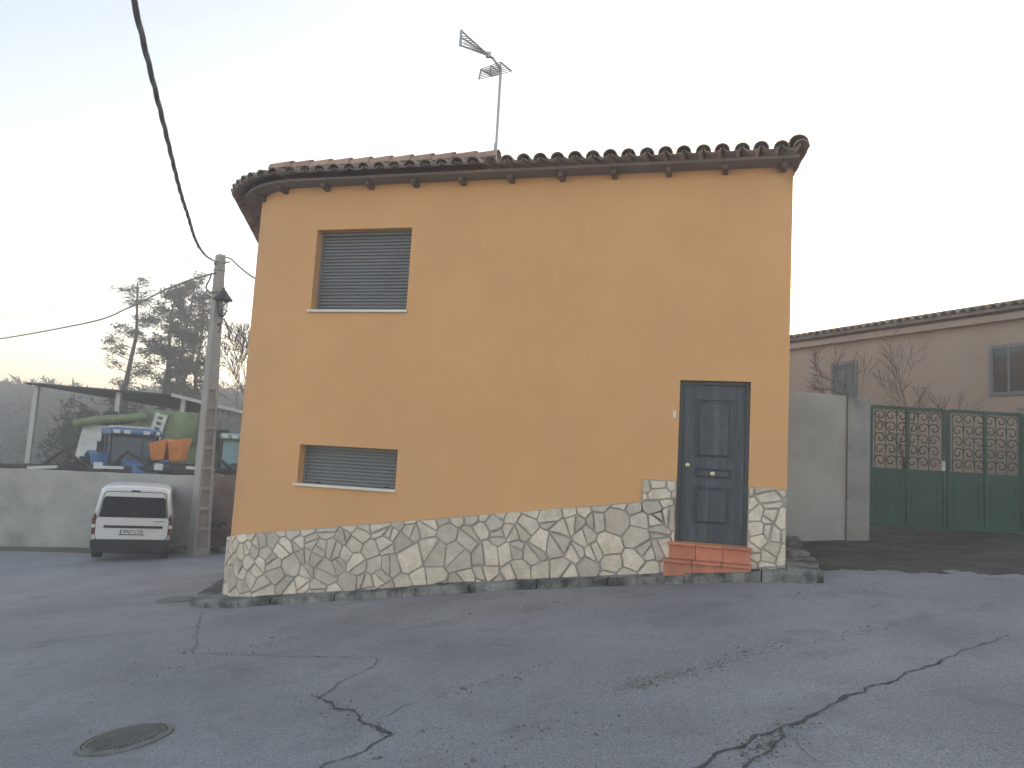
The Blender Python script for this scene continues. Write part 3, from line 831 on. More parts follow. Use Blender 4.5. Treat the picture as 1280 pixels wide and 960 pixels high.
# ------------------------------------------------------------------ yard walls on the left
def strip_wall(name, label, m, pts, th, rough=.0, seed=0, capm=None):
    # pts: (x, y, ztop); thickness th away from the camera
    b = MB(); r = random.Random(seed); P = []
    for (x0,y0,z0),(x1,y1,z1) in zip(pts, pts[1:]):
        n = max(2, int(math.hypot(x1-x0,y1-y0)/.3))
        for i in range(n): t = i/n; P.append((x0+(x1-x0)*t, y0+(y1-y0)*t, z0+(z1-z0)*t + r.uniform(-rough,rough)))
    P.append(pts[-1])
    for a, c in zip(P, P[1:]):
        d = Vector((c[0]-a[0], c[1]-a[1], 0)).normalized(); n = Vector((-d.y, d.x, 0))*th
        if n.y < 0: n = -n
        za, zc = ground(a[0],a[1])-.5, ground(c[0],c[1])-.5
        b.add([(a[0],a[1],za),(c[0],c[1],zc),(c[0],c[1],c[2]),(a[0],a[1],a[2]),(a[0]+n.x,a[1]+n.y,za),(c[0]+n.x,c[1]+n.y,zc),(c[0]+n.x,c[1]+n.y,c[2]),(a[0]+n.x,a[1]+n.y,a[2])],
              [(0,1,2,3),(3,2,6,7),(5,4,7,6)])
    for a in (P[0], P[-1]):
        z = ground(a[0],a[1])-.4; b.add([(a[0],a[1],z),(a[0],a[1],a[2]),(a[0],a[1]+th,a[2]),(a[0],a[1]+th,z)], [(0,1,2,3)])
    o = b.build(name, m, fixn=True); return tag(o, label, 'wall')
strip_wall('yard_wall', 'smooth grey rendered wall behind the white van, left of the pole', M['render'], [(-20,21.3,.60),(-10.5,21.5,.73),(-8.35,21.52,.78)], .25, .01, 1)
strip_wall('rubble_wall', 'rough brown patched wall between the concrete pole and the ochre house', M['rubble'], [(-8.33,21.55,.80),(-7.9,21.55,.84),(-7.5,21.6,.92),(-4.5,21.9,1.02),(0,22.5,1.2)], .35, .035, 2)
hb = MB()
for (x, z, w_, h_) in ((-7.86,-.55,.16,.12),(-7.72,-.47,.1,.05),(-7.66,-.5,.07,.06)):
    pts = [(x+w_*.5*math.cos(k*.785)*random.uniform(.7,1.1), z+h_*.5*math.sin(k*.785)*random.uniform(.7,1.1)) for k in range(8)]
    hb.prism(pts, 21.535, 21.56, 'Y')
struct_hole = hb.build('drain_hole', M['black']); struct_hole.parent = bpy.data.objects['rubble_wall']
kb = MB()
P = [(-9.6,21.1),(-8.6,20.95),(-7.6,21.0),(-6.5,21.2),(-3,21.6)]
for a, c in zip(P, P[1:]):
    za, zc = ground(*a), ground(*c)
    kb.hexa([(a[0],a[1],za-.2),(c[0],c[1],zc-.2),(c[0],c[1]+.9,zc-.2),(a[0],a[1]+.9,za-.2),(a[0],a[1],za+.13),(c[0],c[1],zc+.13),(c[0],c[1]+.9,zc+.16),(a[0],a[1]+.9,za+.16)])
struct(kb.build('pavement', M['kerb'], bevel=.01))

# ------------------------------------------------------------------ white van
def van():
    x, y = -9.02, 19.0; z = ground(x, y)
    o = thing('white_van', 'small white panel van seen from behind, parked against the grey yard wall', 'van', (x, y, z), math.atan2(.42, 1))
    # stations along +y (front): (y, halfwidth bottom, half width belt, half width roof, z bottom, z belt, z roof)
    st = [(0.0,.80,.845,.66,.42,1.00,1.70),(.06,.835,.875,.70,.36,1.00,1.755),(.25,.85,.885,.72,.32,1.0,1.79),(1.2,.86,.89,.73,.30,1.0,1.815),
          (2.4,.86,.89,.72,.30,1.0,1.80),(2.9,.86,.89,.68,.30,1.02,1.66),(3.45,.85,.88,.74,.30,1.02,1.12),(4.05,.82,.84,.70,.32,.95,1.0),(4.3,.72,.74,.6,.40,.80,.86)]
    b = MB(); ring = None; n = None
    for (Y, wb, wm, wr, zb, zm, zr) in st:
        sec = [(-wb*.9,zb),(-wb,zb+.06),(-wm,zm-.25),(-wm,zm),(-(wm+wr)/2-.02,(zm+zr)/2),(-wr-.05,zr-.09),(-wr+.06,zr-.02),(-wr*.5,zr),(0,zr+.008)]
        sec = sec + [(-a, c) for a, c in sec[-2::-1]]
        o_ = len(b.v); b.v += [(a, Y, c) for a, c in sec]; n = len(sec)
        if ring is not None:
            for k in range(n): k2 = (k+1) % n; b.f.append((ring+k, ring+k2, o_+k2, o_+k)); b.mi.append(0)
        else: b.f.append(tuple(range(o_, o_+n))[::-1]); b.mi.append(0)
        ring = o_
    b.f.append(tuple(range(ring, ring+n))); b.mi.append(0)
    b.build('body', M['vanwhite'], o, smooth=35)
    # tailgate: a slightly proud pair of doors with the dark rear window
    def rear(poly, y, th): q = MB(); q.prism(poly, y-th, y, 'Y'); return q
    rear([(-.755,.485),(.755,.485),(.805,.615),(.815,.985),(.778,1.06),(.678,1.632),(.61,1.676),(-.61,1.676),(-.678,1.632),(-.778,1.06),(-.815,.985),(-.805,.615)], -.002, .02).build('tailgate_seam_line', M['black'], o)  # black plate added behind the tailgate to draw its dark seam
    tg = rear([(-.74,.50),(.74,.50),(.79,.62),(.80,.98),(.765,1.05),(.665,1.62),(.60,1.66),(-.60,1.66),(-.665,1.62),(-.765,1.05),(-.80,.98),(-.79,.62)], -.003, .03).build('tailgate', M['vanwhite'], o, bevel=.01)
    rear([(-.735,1.055),(.735,1.055),(.745,1.08),(.68,1.50),(.64,1.55),(-.64,1.55),(-.68,1.50),(-.745,1.08)], -.034, .012).build('rear_window', M['glass'], tg, bevel=.004)
    MB().prism([(-.02,1.06),(.02,1.06),(.02,1.20),(-.02,1.20)], -.056, -.0465, 'Y').build('rear_wiper', M['black'], tg)
    rear([(-.62,.80),(.66,.80),(.68,.83),(.66,.86),(-.62,.86)], -.034, .02).build('trim_strip', M['black'], tg, bevel=.005)
    pl = rear([(-.26,.655),(.26,.655),(.26,.765),(-.26,.765)], -.034, .010).build('number_plate', M['plate'], tg)
    rear([(-.28,.635),(.28,.635),(.28,.652),(-.28,.652)], -.034, .014).build('plate_surround', M['black'], tg)
    def text(t, x_, z_, size, m, nm, par):
        c = bpy.data.curves.new(nm, 'FONT'); c.body = t; c.size = size; c.align_x = 'CENTER'; c.align_y = 'CENTER'; c.extrude = .001
        tmp = bpy.data.objects.new(nm, c); COL.objects.link(tmp)
        dg = bpy.context.evaluated_depsgraph_get(); me = bpy.data.meshes.new_from_object(tmp.evaluated_get(dg)); bpy.data.objects.remove(tmp)
        me.materials.clear(); me.materials.append(m)
        me.transform(Matrix.Translation((x_, 0, z_)) @ Matrix.Rotation(math.pi/2, 4, 'X'))
        oo = bpy.data.objects.new(nm, me); COL.objects.link(oo); oo.parent = par; return oo
    for tx, px in (('9907', -.085), ('LTB', .15)):
        t1 = text(tx, px, .71, .115, M['black'], 'plate_lettering', tg); t1.location.y = -.0465
    eu = rear([(-.26,.656),(-.225,.656),(-.225,.764),(-.26,.764)], -.0445, .002).build('plate_band', M['blue'], tg)
    bd = rear([(.48,.955),(.70,.965),(.70,.98),(.48,.97)], -.034, .006).build('model_badge', M['black'], tg)
    rear([(-.10,1.675),(.10,1.675),(.10,1.71),(-.10,1.71)], .02, .035).build('brake_light', M['black'], o)
    for sg in (-1, 1):
        L = MB(); L.prism([(sg*.80,.64),(sg*.872,.64),(sg*.885,1.0),(sg*.835,1.16),(sg*.79,1.06),(sg*.808,.99)], -.02, .10, 'Y')
        lo = L.build('tail_light', M['red'], o, bevel=.006)
        w_ = MB(); w_.prism([(sg*.81,.80),(sg*.878,.80),(sg*.88,.88),(sg*.812,.88)], -.024, .09, 'Y'); w_.build('reversing_lamp', M['plate'], lo)
        m_ = MB(); m_.box((sg*.90-.09, 3.02, 1.02), (sg*.90+.09, 3.14, 1.22)); m_.build('mirror', M['black'], o, bevel=.02)
        s_ = MB(); s_.prism([(1.45,1.06),(2.55,1.06),(2.75,1.10),(2.5,1.56),(1.5,1.58)], sg*.80, sg*.855, 'X'); s_.build('side_window', M['glass'], o)
        for yy in (.72, 3.45):
            W_ = MB(); W_.lathe([(.20,-.10),(.29,-.11),(.315,-.08),(.315,.08),(.29,.11),(.20,.10)], (sg*.76, yy, .315), 'X', 24); wo = W_.build('wheel', M['rubber'], o, smooth=40)
            h_ = MB(); h_.lathe([(.20,-.02),(.19,.02),(.05,.035)] if sg > 0 else [(.05,-.035),(.19,-.02),(.20,.02)], (sg*.85, yy, .315), 'X', 20); h_.build('hub_cap', M['zinc'], wo, smooth=40)
    bp = MB(); bp.prism([(-.80,.24),(.80,.24),(.87,.34),(.875,.50),(.80,.53),(-.80,.53),(-.875,.50),(-.87,.34)], -.07, .10, 'Y'); bp.build('bumper', M['black'], o, bevel=.02)
    ws = MB(); ws.prism([(-.60,1.18),(.60,1.18),(.55,1.60),(-.55,1.60)], 3.0, 3.02, 'Y'); ws.build('windscreen', M['glass'], o)
van()

# ------------------------------------------------------------------ machinery yard
def shed():
    o = thing('machine_shed', 'open sided machinery shed with a dark sheet roof on pale steel posts', 'shed', (-15.0, 32, ground(-15, 32)))
    g = ground(-15, 32)
    def zr(X): return interp(X, [(-34, 4.2), (-13.2, 3.72), (-8, 2.62)]) - g
    b = MB(); xs = [-19.5, -16, -13.2, -11, -8]
    for a, c in zip(xs, xs[1:]):
        za, zc = zr(a), zr(c); A, C = a+15, c+15
        ka, kc = interp(a, ((-18,-.1),(-12,-1.1))), interp(c, ((-18,-.1),(-12,-1.1)))
        b.hexa([(A,-1.2,za-.20),(C,-1.2,zc-.20),(C,9,zc+kc-.08),(A,9,za+ka-.08),(A,-1.2,za-.12),(C,-1.2,zc-.12),(C,9,zc+kc),(A,9,za+ka)])
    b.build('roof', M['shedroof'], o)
    f = MB()
    for a, c in ((-13.6,-11),(-11,-8)):
        za, zc = zr(a), zr(c); f.hexa([(a+15,-1.28,za-.22),(c+15,-1.28,zc-.22),(c+15,-1.21,zc-.22),(a+15,-1.21,za-.22),(a+15,-1.28,za-.09),(c+15,-1.28,zc-.09),(c+15,-1.21,zc-.09),(a+15,-1.21,za-.09)])
    f.build('fascia', M['post'], o)
    for X in (-19.2, -15.85, -13.22, -9.4):
        p = MB(); p.box((X+15-.09, -1.0, 0), (X+15+.09, -.82, zr(X)-.15)); p.build('post', M['post'], o)
    def corr(x0, x1, y, z0, z1, nm):
        c = MB(); n = int((x1-x0)/.12); prev = None
        for i in range(n+1):
            x = x0+(x1-x0)*i/n; yy = y+(.03 if i % 2 else -.03); o_ = len(c.v)
            c.v += [(x, yy, z0), (x, yy, z1(x) if callable(z1) else z1)]
            if prev is not None: c.f.append((prev, o_, o_+1, prev+1)); c.mi.append(0)
            prev = o_
        c.build(nm, M['sheet'], o, fixn=False)
    corr(2.6, 7.0, -.9, 2.30-g, lambda x: zr(x-15)-.25, 'hanging_sheet')
    corr(1.9, 7.0, 8.4, 0, lambda x: zr(x-15)-1.15, 'back_sheet')
    s = MB()
    for i in range(4): s.box((1.9, .4, 2.0-g+i*.3), (2.9, .46, 2.2-g+i*.3))
    s.build('side_slats', M['sheet'], o)
shed()

def wheel(o, c, R, w, m=None, rim=None, axis='X'):
    b = MB(); b.lathe([(R*.55,-w*.5),(R*.9,-w*.55),(R,-w*.35),(R,w*.35),(R*.9,w*.55),(R*.55,w*.5)], c, axis, 24)
    # tread lugs
    for k in range(18):
        a = 2*math.pi*k/18
        for sg in (-1, 1):
            y0, z0 = math.cos(a+.08*sg)*R*1.0, math.sin(a+.08*sg)*R*1.0
            T = Matrix.Translation(c) @ (Matrix.Rotation(a, 4, 'X') if axis == 'X' else Matrix.Rotation(-a, 4, 'Y'))
            if axis == 'X': b.box((min(0,sg*w*.48), R*.96, -.03), (max(0,sg*w*.48), R*1.06, .03), M4=T)
            else: b.box((R*.96, min(0,sg*w*.48), -.03), (R*1.06, max(0,sg*w*.48), .03), M4=T)
    wo = b.build('wheel', M['rubber'], o)
    h = MB(); h.lathe([(R*.54,-w*.3),(R*.5,-w*.1),(R*.15,0),(R*.15,.1),(R*.5,w*.1),(R*.54,w*.3)], c, axis, 20); h.build('rim', rim or M['white'], wo)
def tractor(loc, rz, label, paint, roofm, glass, bits):
    # x forward
    o = thing('tractor', label, 'tractor', loc, rz)
    b = MB(); b.prism([(.35,.75),(2.35,.75),(2.45,.95),(2.40,1.30),(2.1,1.50),(.35,1.66)], -.38, .38, 'Y'); b.build('hood', paint, o, bevel=.06)
    g = MB(); g.prism([(2.37,.80),(2.47,.80),(2.47,1.2),(2.37,1.25)], -.30, .30, 'Y'); g.build('grille', M['black'], o)
    c = MB(); c.prism([(-1.05,1.05),(.42,1.05),(.50,1.6),(.30,2.45),(-.95,2.45),(-1.15,1.6)], -.72, .72, 'Y'); c.build('cab_glass', glass, o, bevel=.04)
    for sy in (-.73, .73):
        p = MB(); p.tube([(.44,sy,1.0),(.51,sy,1.6),(.31,sy,2.48)], .04, 6); p.tube([(-1.06,sy,1.0),(-1.16,sy,1.6),(-.96,sy,2.48)], .05, 6); p.tube([(-.35,sy,1.0),(-.35,sy,2.48)], .03, 6)
        p.build('cab_frame', M['black'], o)
    r = MB(); r.prism([(-1.1,2.46),(.5,2.46),(.55,2.55),(.40,2.68),(-1.0,2.70),(-1.15,2.58)], -.80, .80, 'Y'); r.build('cab_roof', roofm, o, bevel=.05)
    for sy in (-.62, -.3, .3, .62):
        l = MB(); l.box((.50, sy-.1, 2.50), (.60, sy+.1, 2.62)); l.build('work_lamp', M['plate'], o, bevel=.01)
    ch = MB(); ch.box((-1.0,-.25,.45), (2.2,.25,.85)); ch.build('chassis', M['black'], o)
    for sy in (-.95, .95): wheel(o, (-.55, sy, .86), .86, .48)
    for sy in (-.85, .85): wheel(o, (1.75, sy, .56), .56, .36)
    for sy in (-.95, .95):
        f = MB(); pts = [(-.55+1.02*math.cos(a), .86+1.02*math.sin(a)) for a in [rad(20+14*i) for i in range(11)]]
        inner = [(-.55+.95*math.cos(a), .86+.95*math.sin(a)) for a in [rad(20+14*i) for i in range(11)]][::-1]
        f.prism(pts+inner, sy-.27, sy+.27, 'Y'); f.build('mudguard', paint, o)
    e = MB(); e.tube([(1.1,.42,1.5),(1.1,.42,2.5),(1.05,.44,2.6)], .045, 8); e.build('exhaust', M['black'], o)
    for sy in (-1.05, 1.05):
        m = MB(); m.tube([(.42,sy*.7,2.1),(.5,sy,2.1)], .015, 5); m.box((.46,sy-.1,1.85),(.52,sy+.1,2.2)); m.build('mirror', M['black'], o)
    if bits: bits(o)
    return o
YG = ground(-12, 26)
tractor((-12.85, 26.4, YG+.05), rad(-52), 'blue tractor with a dusty white and blue cab roof behind the yard wall', M['blue'], M['blue'], M['cabglass'],
        lambda o: MB().box((-.9,-.6,2.70),(.2,.6,2.76)).build('roof_hatch', M['white'], o))
tractor((-9.35, 27.4, YG+.10), rad(-75), 'dark green tractor with pale teal cab glass between the pole and the house', M['dkgreen'], M['teal'], M['teal'], None)
def combine():
    g = ground(-13.4, 31); o = thing('combine_harvester', 'pale green combine harvester with a perforated ladder panel under the shed roof', 'combine harvester', (-13.3, 31.4, g), rad(4))
    b = MB(); b.prism([(-1.9,1.0),(1.0,.9),(1.15,1.8),(.95,3.0),(.7,3.65),(-1.0,3.7),(-1.25,3.2),(-2.2,3.0)], -1.0, 3.4, 'Y'); b.build('body', M['green'], o, bevel=.08)
    t = MB(); t.lathe([(.42,-.08),(.46,0),(.46,1.0),(.40,1.1)], (.55,-1.15,2.55), 'Z', 20); t.build('grain_tank', M['green'], o, smooth=40)
    l = MB(); Mx = Matrix.Translation((-.45,-1.10,3.55)) @ Matrix.Rotation(rad(12), 4, 'Y')
    l.box((-.24,-.05,-2.0),(-.10,.0,0), M4=Mx); l.box((.10,-.05,-2.0),(.24,.0,0), M4=Mx)
    for i in range(9): l.box((-.10,-.05,-.12-.22*i),(.10,0,-.02-.22*i), M4=Mx)
    l.build('ladder', M['white'], o)
    c = MB(); c.prism([(-3.6,1.6),(-2.15,1.6),(-2.0,2.4),(-2.2,2.95),(-3.4,2.95)], -1.1, 1.0, 'Y'); c.build('engine_cover', M['white'], o, bevel=.06)
    e = MB(); e.lathe([(.25,0),(.3,.1),(.3,.5),(.2,.6)], (-2.6,-.6,2.95), 'Z', 14); e.lathe([(.2,0),(.25,.1),(.25,.4),(.15,.5)], (-1.9,-.7,3.0), 'Z', 14); e.build('air_filter', M['rust'], o, smooth=40)
    a = MB(); a.tube([(-.9,-1.3,3.4),(-2.8,-1.35,3.15),(-3.6,-1.35,2.95)], .16, 10); a.build('unloading_auger', M['green'], o, smooth=40)
    h = MB(); h.box((-1.2,-2.0,.4),(1.6,-1.2,1.1)); h.build('header', M['rust'], o, bevel=.05)
    wheel(o, (-1.6,-1.15,.85), .85, .6, axis='Y', rim=M['white']); wheel(o, (.8,-1.15,.65), .65, .5, axis='Y', rim=M['white'])
combine()
def hopper():
    g = ground(-11, 25.4); o = thing('seed_hopper', 'orange fertiliser hopper of two leaning bins beside the blue tractor', 'hopper', (-10.98, 25.2, g), rad(8))
    for i, x in enumerate((-.28, .26)):
        b = MB(); z0 = 1.05-g; 
        b.hexa([(x-.20,-.3,z0),(x+.17,-.3,z0+.05),(x+.17,.3,z0+.05),(x-.20,.3,z0),(x-.30+.05*i,-.45,z0+.55+.08*i),(x+.25,-.45,z0+.72+.05*i),(x+.25,.45,z0+.72+.05*i),(x-.30+.05*i,.45,z0+.55+.08*i)])
        b.build('bin', M['orange'], o, bevel=.025)
    f = MB(); z0 = 1.0-g
    f.box((-.6,-.35,z0-.08),(.6,-.28,z0)); f.box((-.6,.28,z0-.08),(.6,.35,z0))
    for x in (-.5,.5):
        for y in (-.3,.3): f.box((x-.04,y-.04,0),(x+.04,y+.04,z0))
    f.build('frame', M['rust'], o)
    d = MB(); d.lathe([(.3,-.03),(.3,.03)], (-.1,-.1,z0-.3), 'Z', 16); d.build('spreading_disc', M['rust'], o)
    wheel(o, (.75,.1,.42), .42, .26)
hopper()
def plough(loc, rz, label, m2, seed):
    r = random.Random(seed); o = thing('plough', label, 'farm implement', loc, rz)
    f = MB(); f.tube([(-1.3,0,1.05),(1.3,0,1.12)], .08, 6); f.tube([(-1.0,-.5,1.0),(1.0,.5,1.0)], .06, 6); f.tube([(-.8,0,1.1),(-.2,-.3,1.5),(.3,0,1.1)], .05, 6); f.build('beam', M['rust'], o)
    for i in range(5):
        x = -1.1+.55*i; b = MB(); b.tube([(x,0,1.05),(x+.1,.1,.6),(x+.05,.2,.3),(x-.15,.25,.02)], [.05,.05,.045,.03], 6)
        b.prism([(x-.25,.0),(x+.12,.05),(x+.18,.38),(x-.05,.34)], .22, .25, 'Y'); b.build('tine', M['rust'], o)
    d = MB(); d.box((-.75,-.58,1.08),(-.1,-.5,1.15), M4=Matrix.Rotation(.06*(seed-1.5),4,'Y')); d.box((.55,-.4,1.10),(.75,-.34,1.26)); d.build('guard_plate', m2, o, bevel=.01)
    wheel(o, (1.2,-.35,.5), .5, .2)
    return o
for i, (x, y, rz, lab, m2, dz) in enumerate((
    (-13.6,23.3,rad(6),'rusty tined plough with a white guard plate at the left end of the yard wall',M['white'],.55),
    (-11.6,23.4,rad(-5),'rusty tined plough with a white guard plate below the orange hopper',M['white'],.62),
    (-9.2,23.8,rad(10),'dark tined plough with a pale grey guard plate between pole and house',M['white'],.66),
    (-16.8,23.6,rad(-8),'rusty tined plough furthest left behind the grey wall',M['zinc'],.5))):
    plough((x,y+1.2,ground(x,y+1.2)), rz, lab, m2, i).scale = (1.3,1.3,1.3)
# ------------------------------------------------------------------ trees
def tuft(b, p, s, r, m=3):
    for k in range(m):
        d = Vector((r.gauss(0,1), r.gauss(0,1), r.gauss(0,.7)+.25)).normalized(); a = d.orthogonal().normalized()*s*.16
        b.add([p-a, p+a, p+d*s], [(0,1,2)])
def pine(seed, H, lean=0.0, spread=1.0, lowest=.35):
    r = random.Random(seed); tr = MB(); cr = MB()
    pts = []; x = y = 0
    for i in range(9):
        t = i/8; pts.append(Vector((lean*t*t*H*.1 + .12*math.sin(i*1.3+seed), .12*math.cos(i*1.7+seed), t*H*.97)))
    tr.tube(pts, [.24*(1-.86*i/8)*(H/12) for i in range(9)], 8)
    nb = 30
    for i in range(nb):
        t = lowest + (1-lowest)*(i+r.random()*.8)/nb; k = t*8; j = min(7, int(k)); base = pts[j].lerp(pts[j+1], k-j)
        az = r.random()*6.283; env = math.sin(math.pi*min(1, (t-lowest+.12)/(1-lowest+.16)))**.7
        L = H*.20*spread*env*r.uniform(.5,1.25); 
        if L < .5: L = .5
        d = Vector((math.cos(az), math.sin(az), r.uniform(.05,.55)))
        mid = base + d*L*.5 + Vector((0,0,-.05*L)); end = base + d*L + Vector((0,0,.08*L))
        tr.tube([base, mid, end], [.055*(1.25-t), .035*(1.25-t), .012], 5)
        for q in range(int(3+L*2.0)):
            u = r.uniform(.35,1.05); c = (base.lerp(mid, u*2) if u < .5 else mid.lerp(end, u*2-1)) + Vector((r.gauss(0,.25),r.gauss(0,.25),r.gauss(.08,.16)))
            R = r.uniform(.28,.62)
            for _ in range(int(30*R/.4)):
                dd = Vector((r.gauss(0,1), r.gauss(0,1), r.gauss(0,.75))); dd = dd.normalized()*R*r.random()**.5
                dd.z *= .65
                tuft(cr, c+dd, r.uniform(.12,.24), r, 2)
    return tr, cr
def pine_thing(tr, cr, label, loc, rz, sc):
    o = thing('pine_tree', label, 'tree', loc, rz, 'pines behind the machinery yard'); o.scale = (sc,)*3
    tr.build('trunk', M['bark'], o, smooth=60); cr.build('crown', M['needle'], o, fixn=False); return o
GB = -1.9
PINES = [(-21.0,48,14.3,'tallest pine with a forked bare trunk and dense top, left of the pole',.3,.62,.52,0),
         (-23.75,47.5,13.9,'narrow pine at the left edge with foliage well down its trunk',0,.62,.36,1),
         (-22.35,49.5,14.0,'slim open pine standing between the tallest pine and the edge pine',0,.50,.48,2),
         (-19.75,48.5,13.3,'pine whose crown is half hidden by the concrete pole',.3,.55,.44,3)]
for x, y, H, lab, lean, spd, low, sd in PINES:
    tr, cr = pine(sd+11, H, lean, spd, low)
    if sd == 0:
        tr.tube([(0.05,0,H*.47),(.5,.1,H*.55),(.85,.1,H*.66),(.9,.0,H*.78)], [.14,.12,.09,.04], 7)
    pine_thing(tr, cr, lab, (x, y, GB), sd*1.3, 1.0)
# low shrubs along the foot of the pines
def leafball(seed, R, H, n):
    r = random.Random(seed); b = MB()
    for _ in range(n):
        d = Vector((r.gauss(0,1), r.gauss(0,1), r.gauss(0,1))).normalized()*r.random()**.4
        k = .75+.45*noise.noise(d*2+Vector((seed,0,0)))
        tuft(b, Vector((d.x*R*k, d.y*R*k, H*.5+d.z*H*.5*k)), r.uniform(.2,.4), r, 3)
    return b
for i, (x, y, R, H, lab) in enumerate(((-24.9,45,2.2,6.6,'dark rounded shrub under the left edge pine'),(-20.6,45.5,1.4,6.6,'dark shrub at the foot of the tallest pine'),
                                       (-22.6,44,1.5,6.3,'low dark shrub between the two left pines'))):
    o = thing('shrub', lab, 'shrub', (x, y, GB)); b = leafball(i+40, R, H, 1500); b.build('foliage', M['shrub'], o, fixn=False)
    s = MB(); s.tube([(0,0,-.2),(.1,0,1.5),(0,.1,H*.6)], [.15,.1,.04], 6); s.build('stem', M['bark'], o)

def bare(seed, H, levels=5, spread=.55, r0=.11, tilt=(0,0), rmin=.006):
    r = random.Random(seed); b = MB(); tw = MB()
    def grow(p, d, L, R, lv):
        n = 4; pts = [p]; rs = [R]
        for i in range(n):
            d = (d + Vector((r.gauss(0,.10), r.gauss(0,.10), r.gauss(.02,.06)))).normalized()
            pts.append(pts[-1]+d*L/n); rs.append(max(rmin, R*(1-.45*(i+1)/n)))
        (b if lv < 2 else tw).tube(pts, rs, 6 if lv < 2 else 4, cap=False)
        if lv >= levels: return
        for k in range(r.choice((2,3,3)) if lv < 3 else 3):
            t = r.uniform(.45,1) if k else 1; q = pts[max(1, min(n, round(t*n)))]
            a = d.orthogonal().normalized(); a.rotate(Matrix.Rotation(r.random()*6.28, 3, d))
            nd = (d + a*spread*r.uniform(.6,1.4) + Vector((0,0,.12))).normalized()
            grow(q, nd, L*r.uniform(.6,.82), rs[-1]*r.uniform(.6,.85), lv+1)
    grow(Vector((0,0,0)), Vector((tilt[0],tilt[1],1)).normalized(), H*.30, r0, 0)
    return b, tw
def bare_thing(name, label, loc, seed, H, cat='tree', **k):
    o = thing(name, label, cat, loc); b, tw = bare(seed, H, **k); b.build('trunk', M['twig'], o, smooth=60); tw.build('crown', M['twig'], o, smooth=60, fixn=False); return o
bare_thing('bare_tree', 'leafless tree with thin spreading twigs between the pole and the ochre house', (-11.95, 34.5, -.9), 3, 10.6, levels=6, spread=.5, r0=.16, tilt=(-.05,0), rmin=.012)
bare_thing('bare_shrub', 'leafless bush showing above the courtyard wall next to the ochre house', (5.9, 15.6, 1.0), 8, 4.9, 'shrub', levels=5, spread=.6, r0=.034, rmin=.004)
bare_thing('bare_shrub', 'leafless bush behind the green gate, in front of the pink house', (8.3, 16.2, 1.0), 15, 4.9, 'shrub', levels=5, spread=.6, r0=.034, rmin=.004)

# far wooded hill
def hz_(x, y):
    t = sstep(62, 112, y)
    h = (10.6 + 1.4*noise.noise(Vector((x*.02,0,5))))*t + 1.3*noise.noise(Vector((x*.11,y*.11,1)))*t + .7*noise.noise(Vector((x*.45,y*.45,8)))*t
    return -2.6 + h*(1 + .75*sstep(-34, 0, x))  # rise behind the house added out of view to block the low sun
def hill():
    b = MB(); nx, ny = 190, 26
    for j in range(ny):
        for i in range(nx):
            x = -260+520*i/(nx-1); y = 60+120*j/(ny-1); b.v.append((x, y, hz_(x, y)))
    for j in range(ny-1):
        for i in range(nx-1): b.f.append((j*nx+i,j*nx+i+1,(j+1)*nx+i+1,(j+1)*nx+i)); b.mi.append(0)
    struct(b.build('hills', M['hill'], smooth=60, fixn=False))
    w = MB(); r = random.Random(12)
    for _ in range(5200):
        x = r.uniform(-110, 10); y = r.uniform(72, 116)
        c = Vector((x, y, hz_(x, y)+r.uniform(.1,1.6)*(.4+.9*abs(noise.noise(Vector((x*.2,y*.2,0)))))))
        for _ in range(6): tuft(w, c+Vector((r.gauss(0,.7),r.gauss(0,.7),r.gauss(0,.45))), r.uniform(.6,1.1), r, 3)
    struct(w.build('woodland', M['shrub'], fixn=False), 'stuff')
hill()

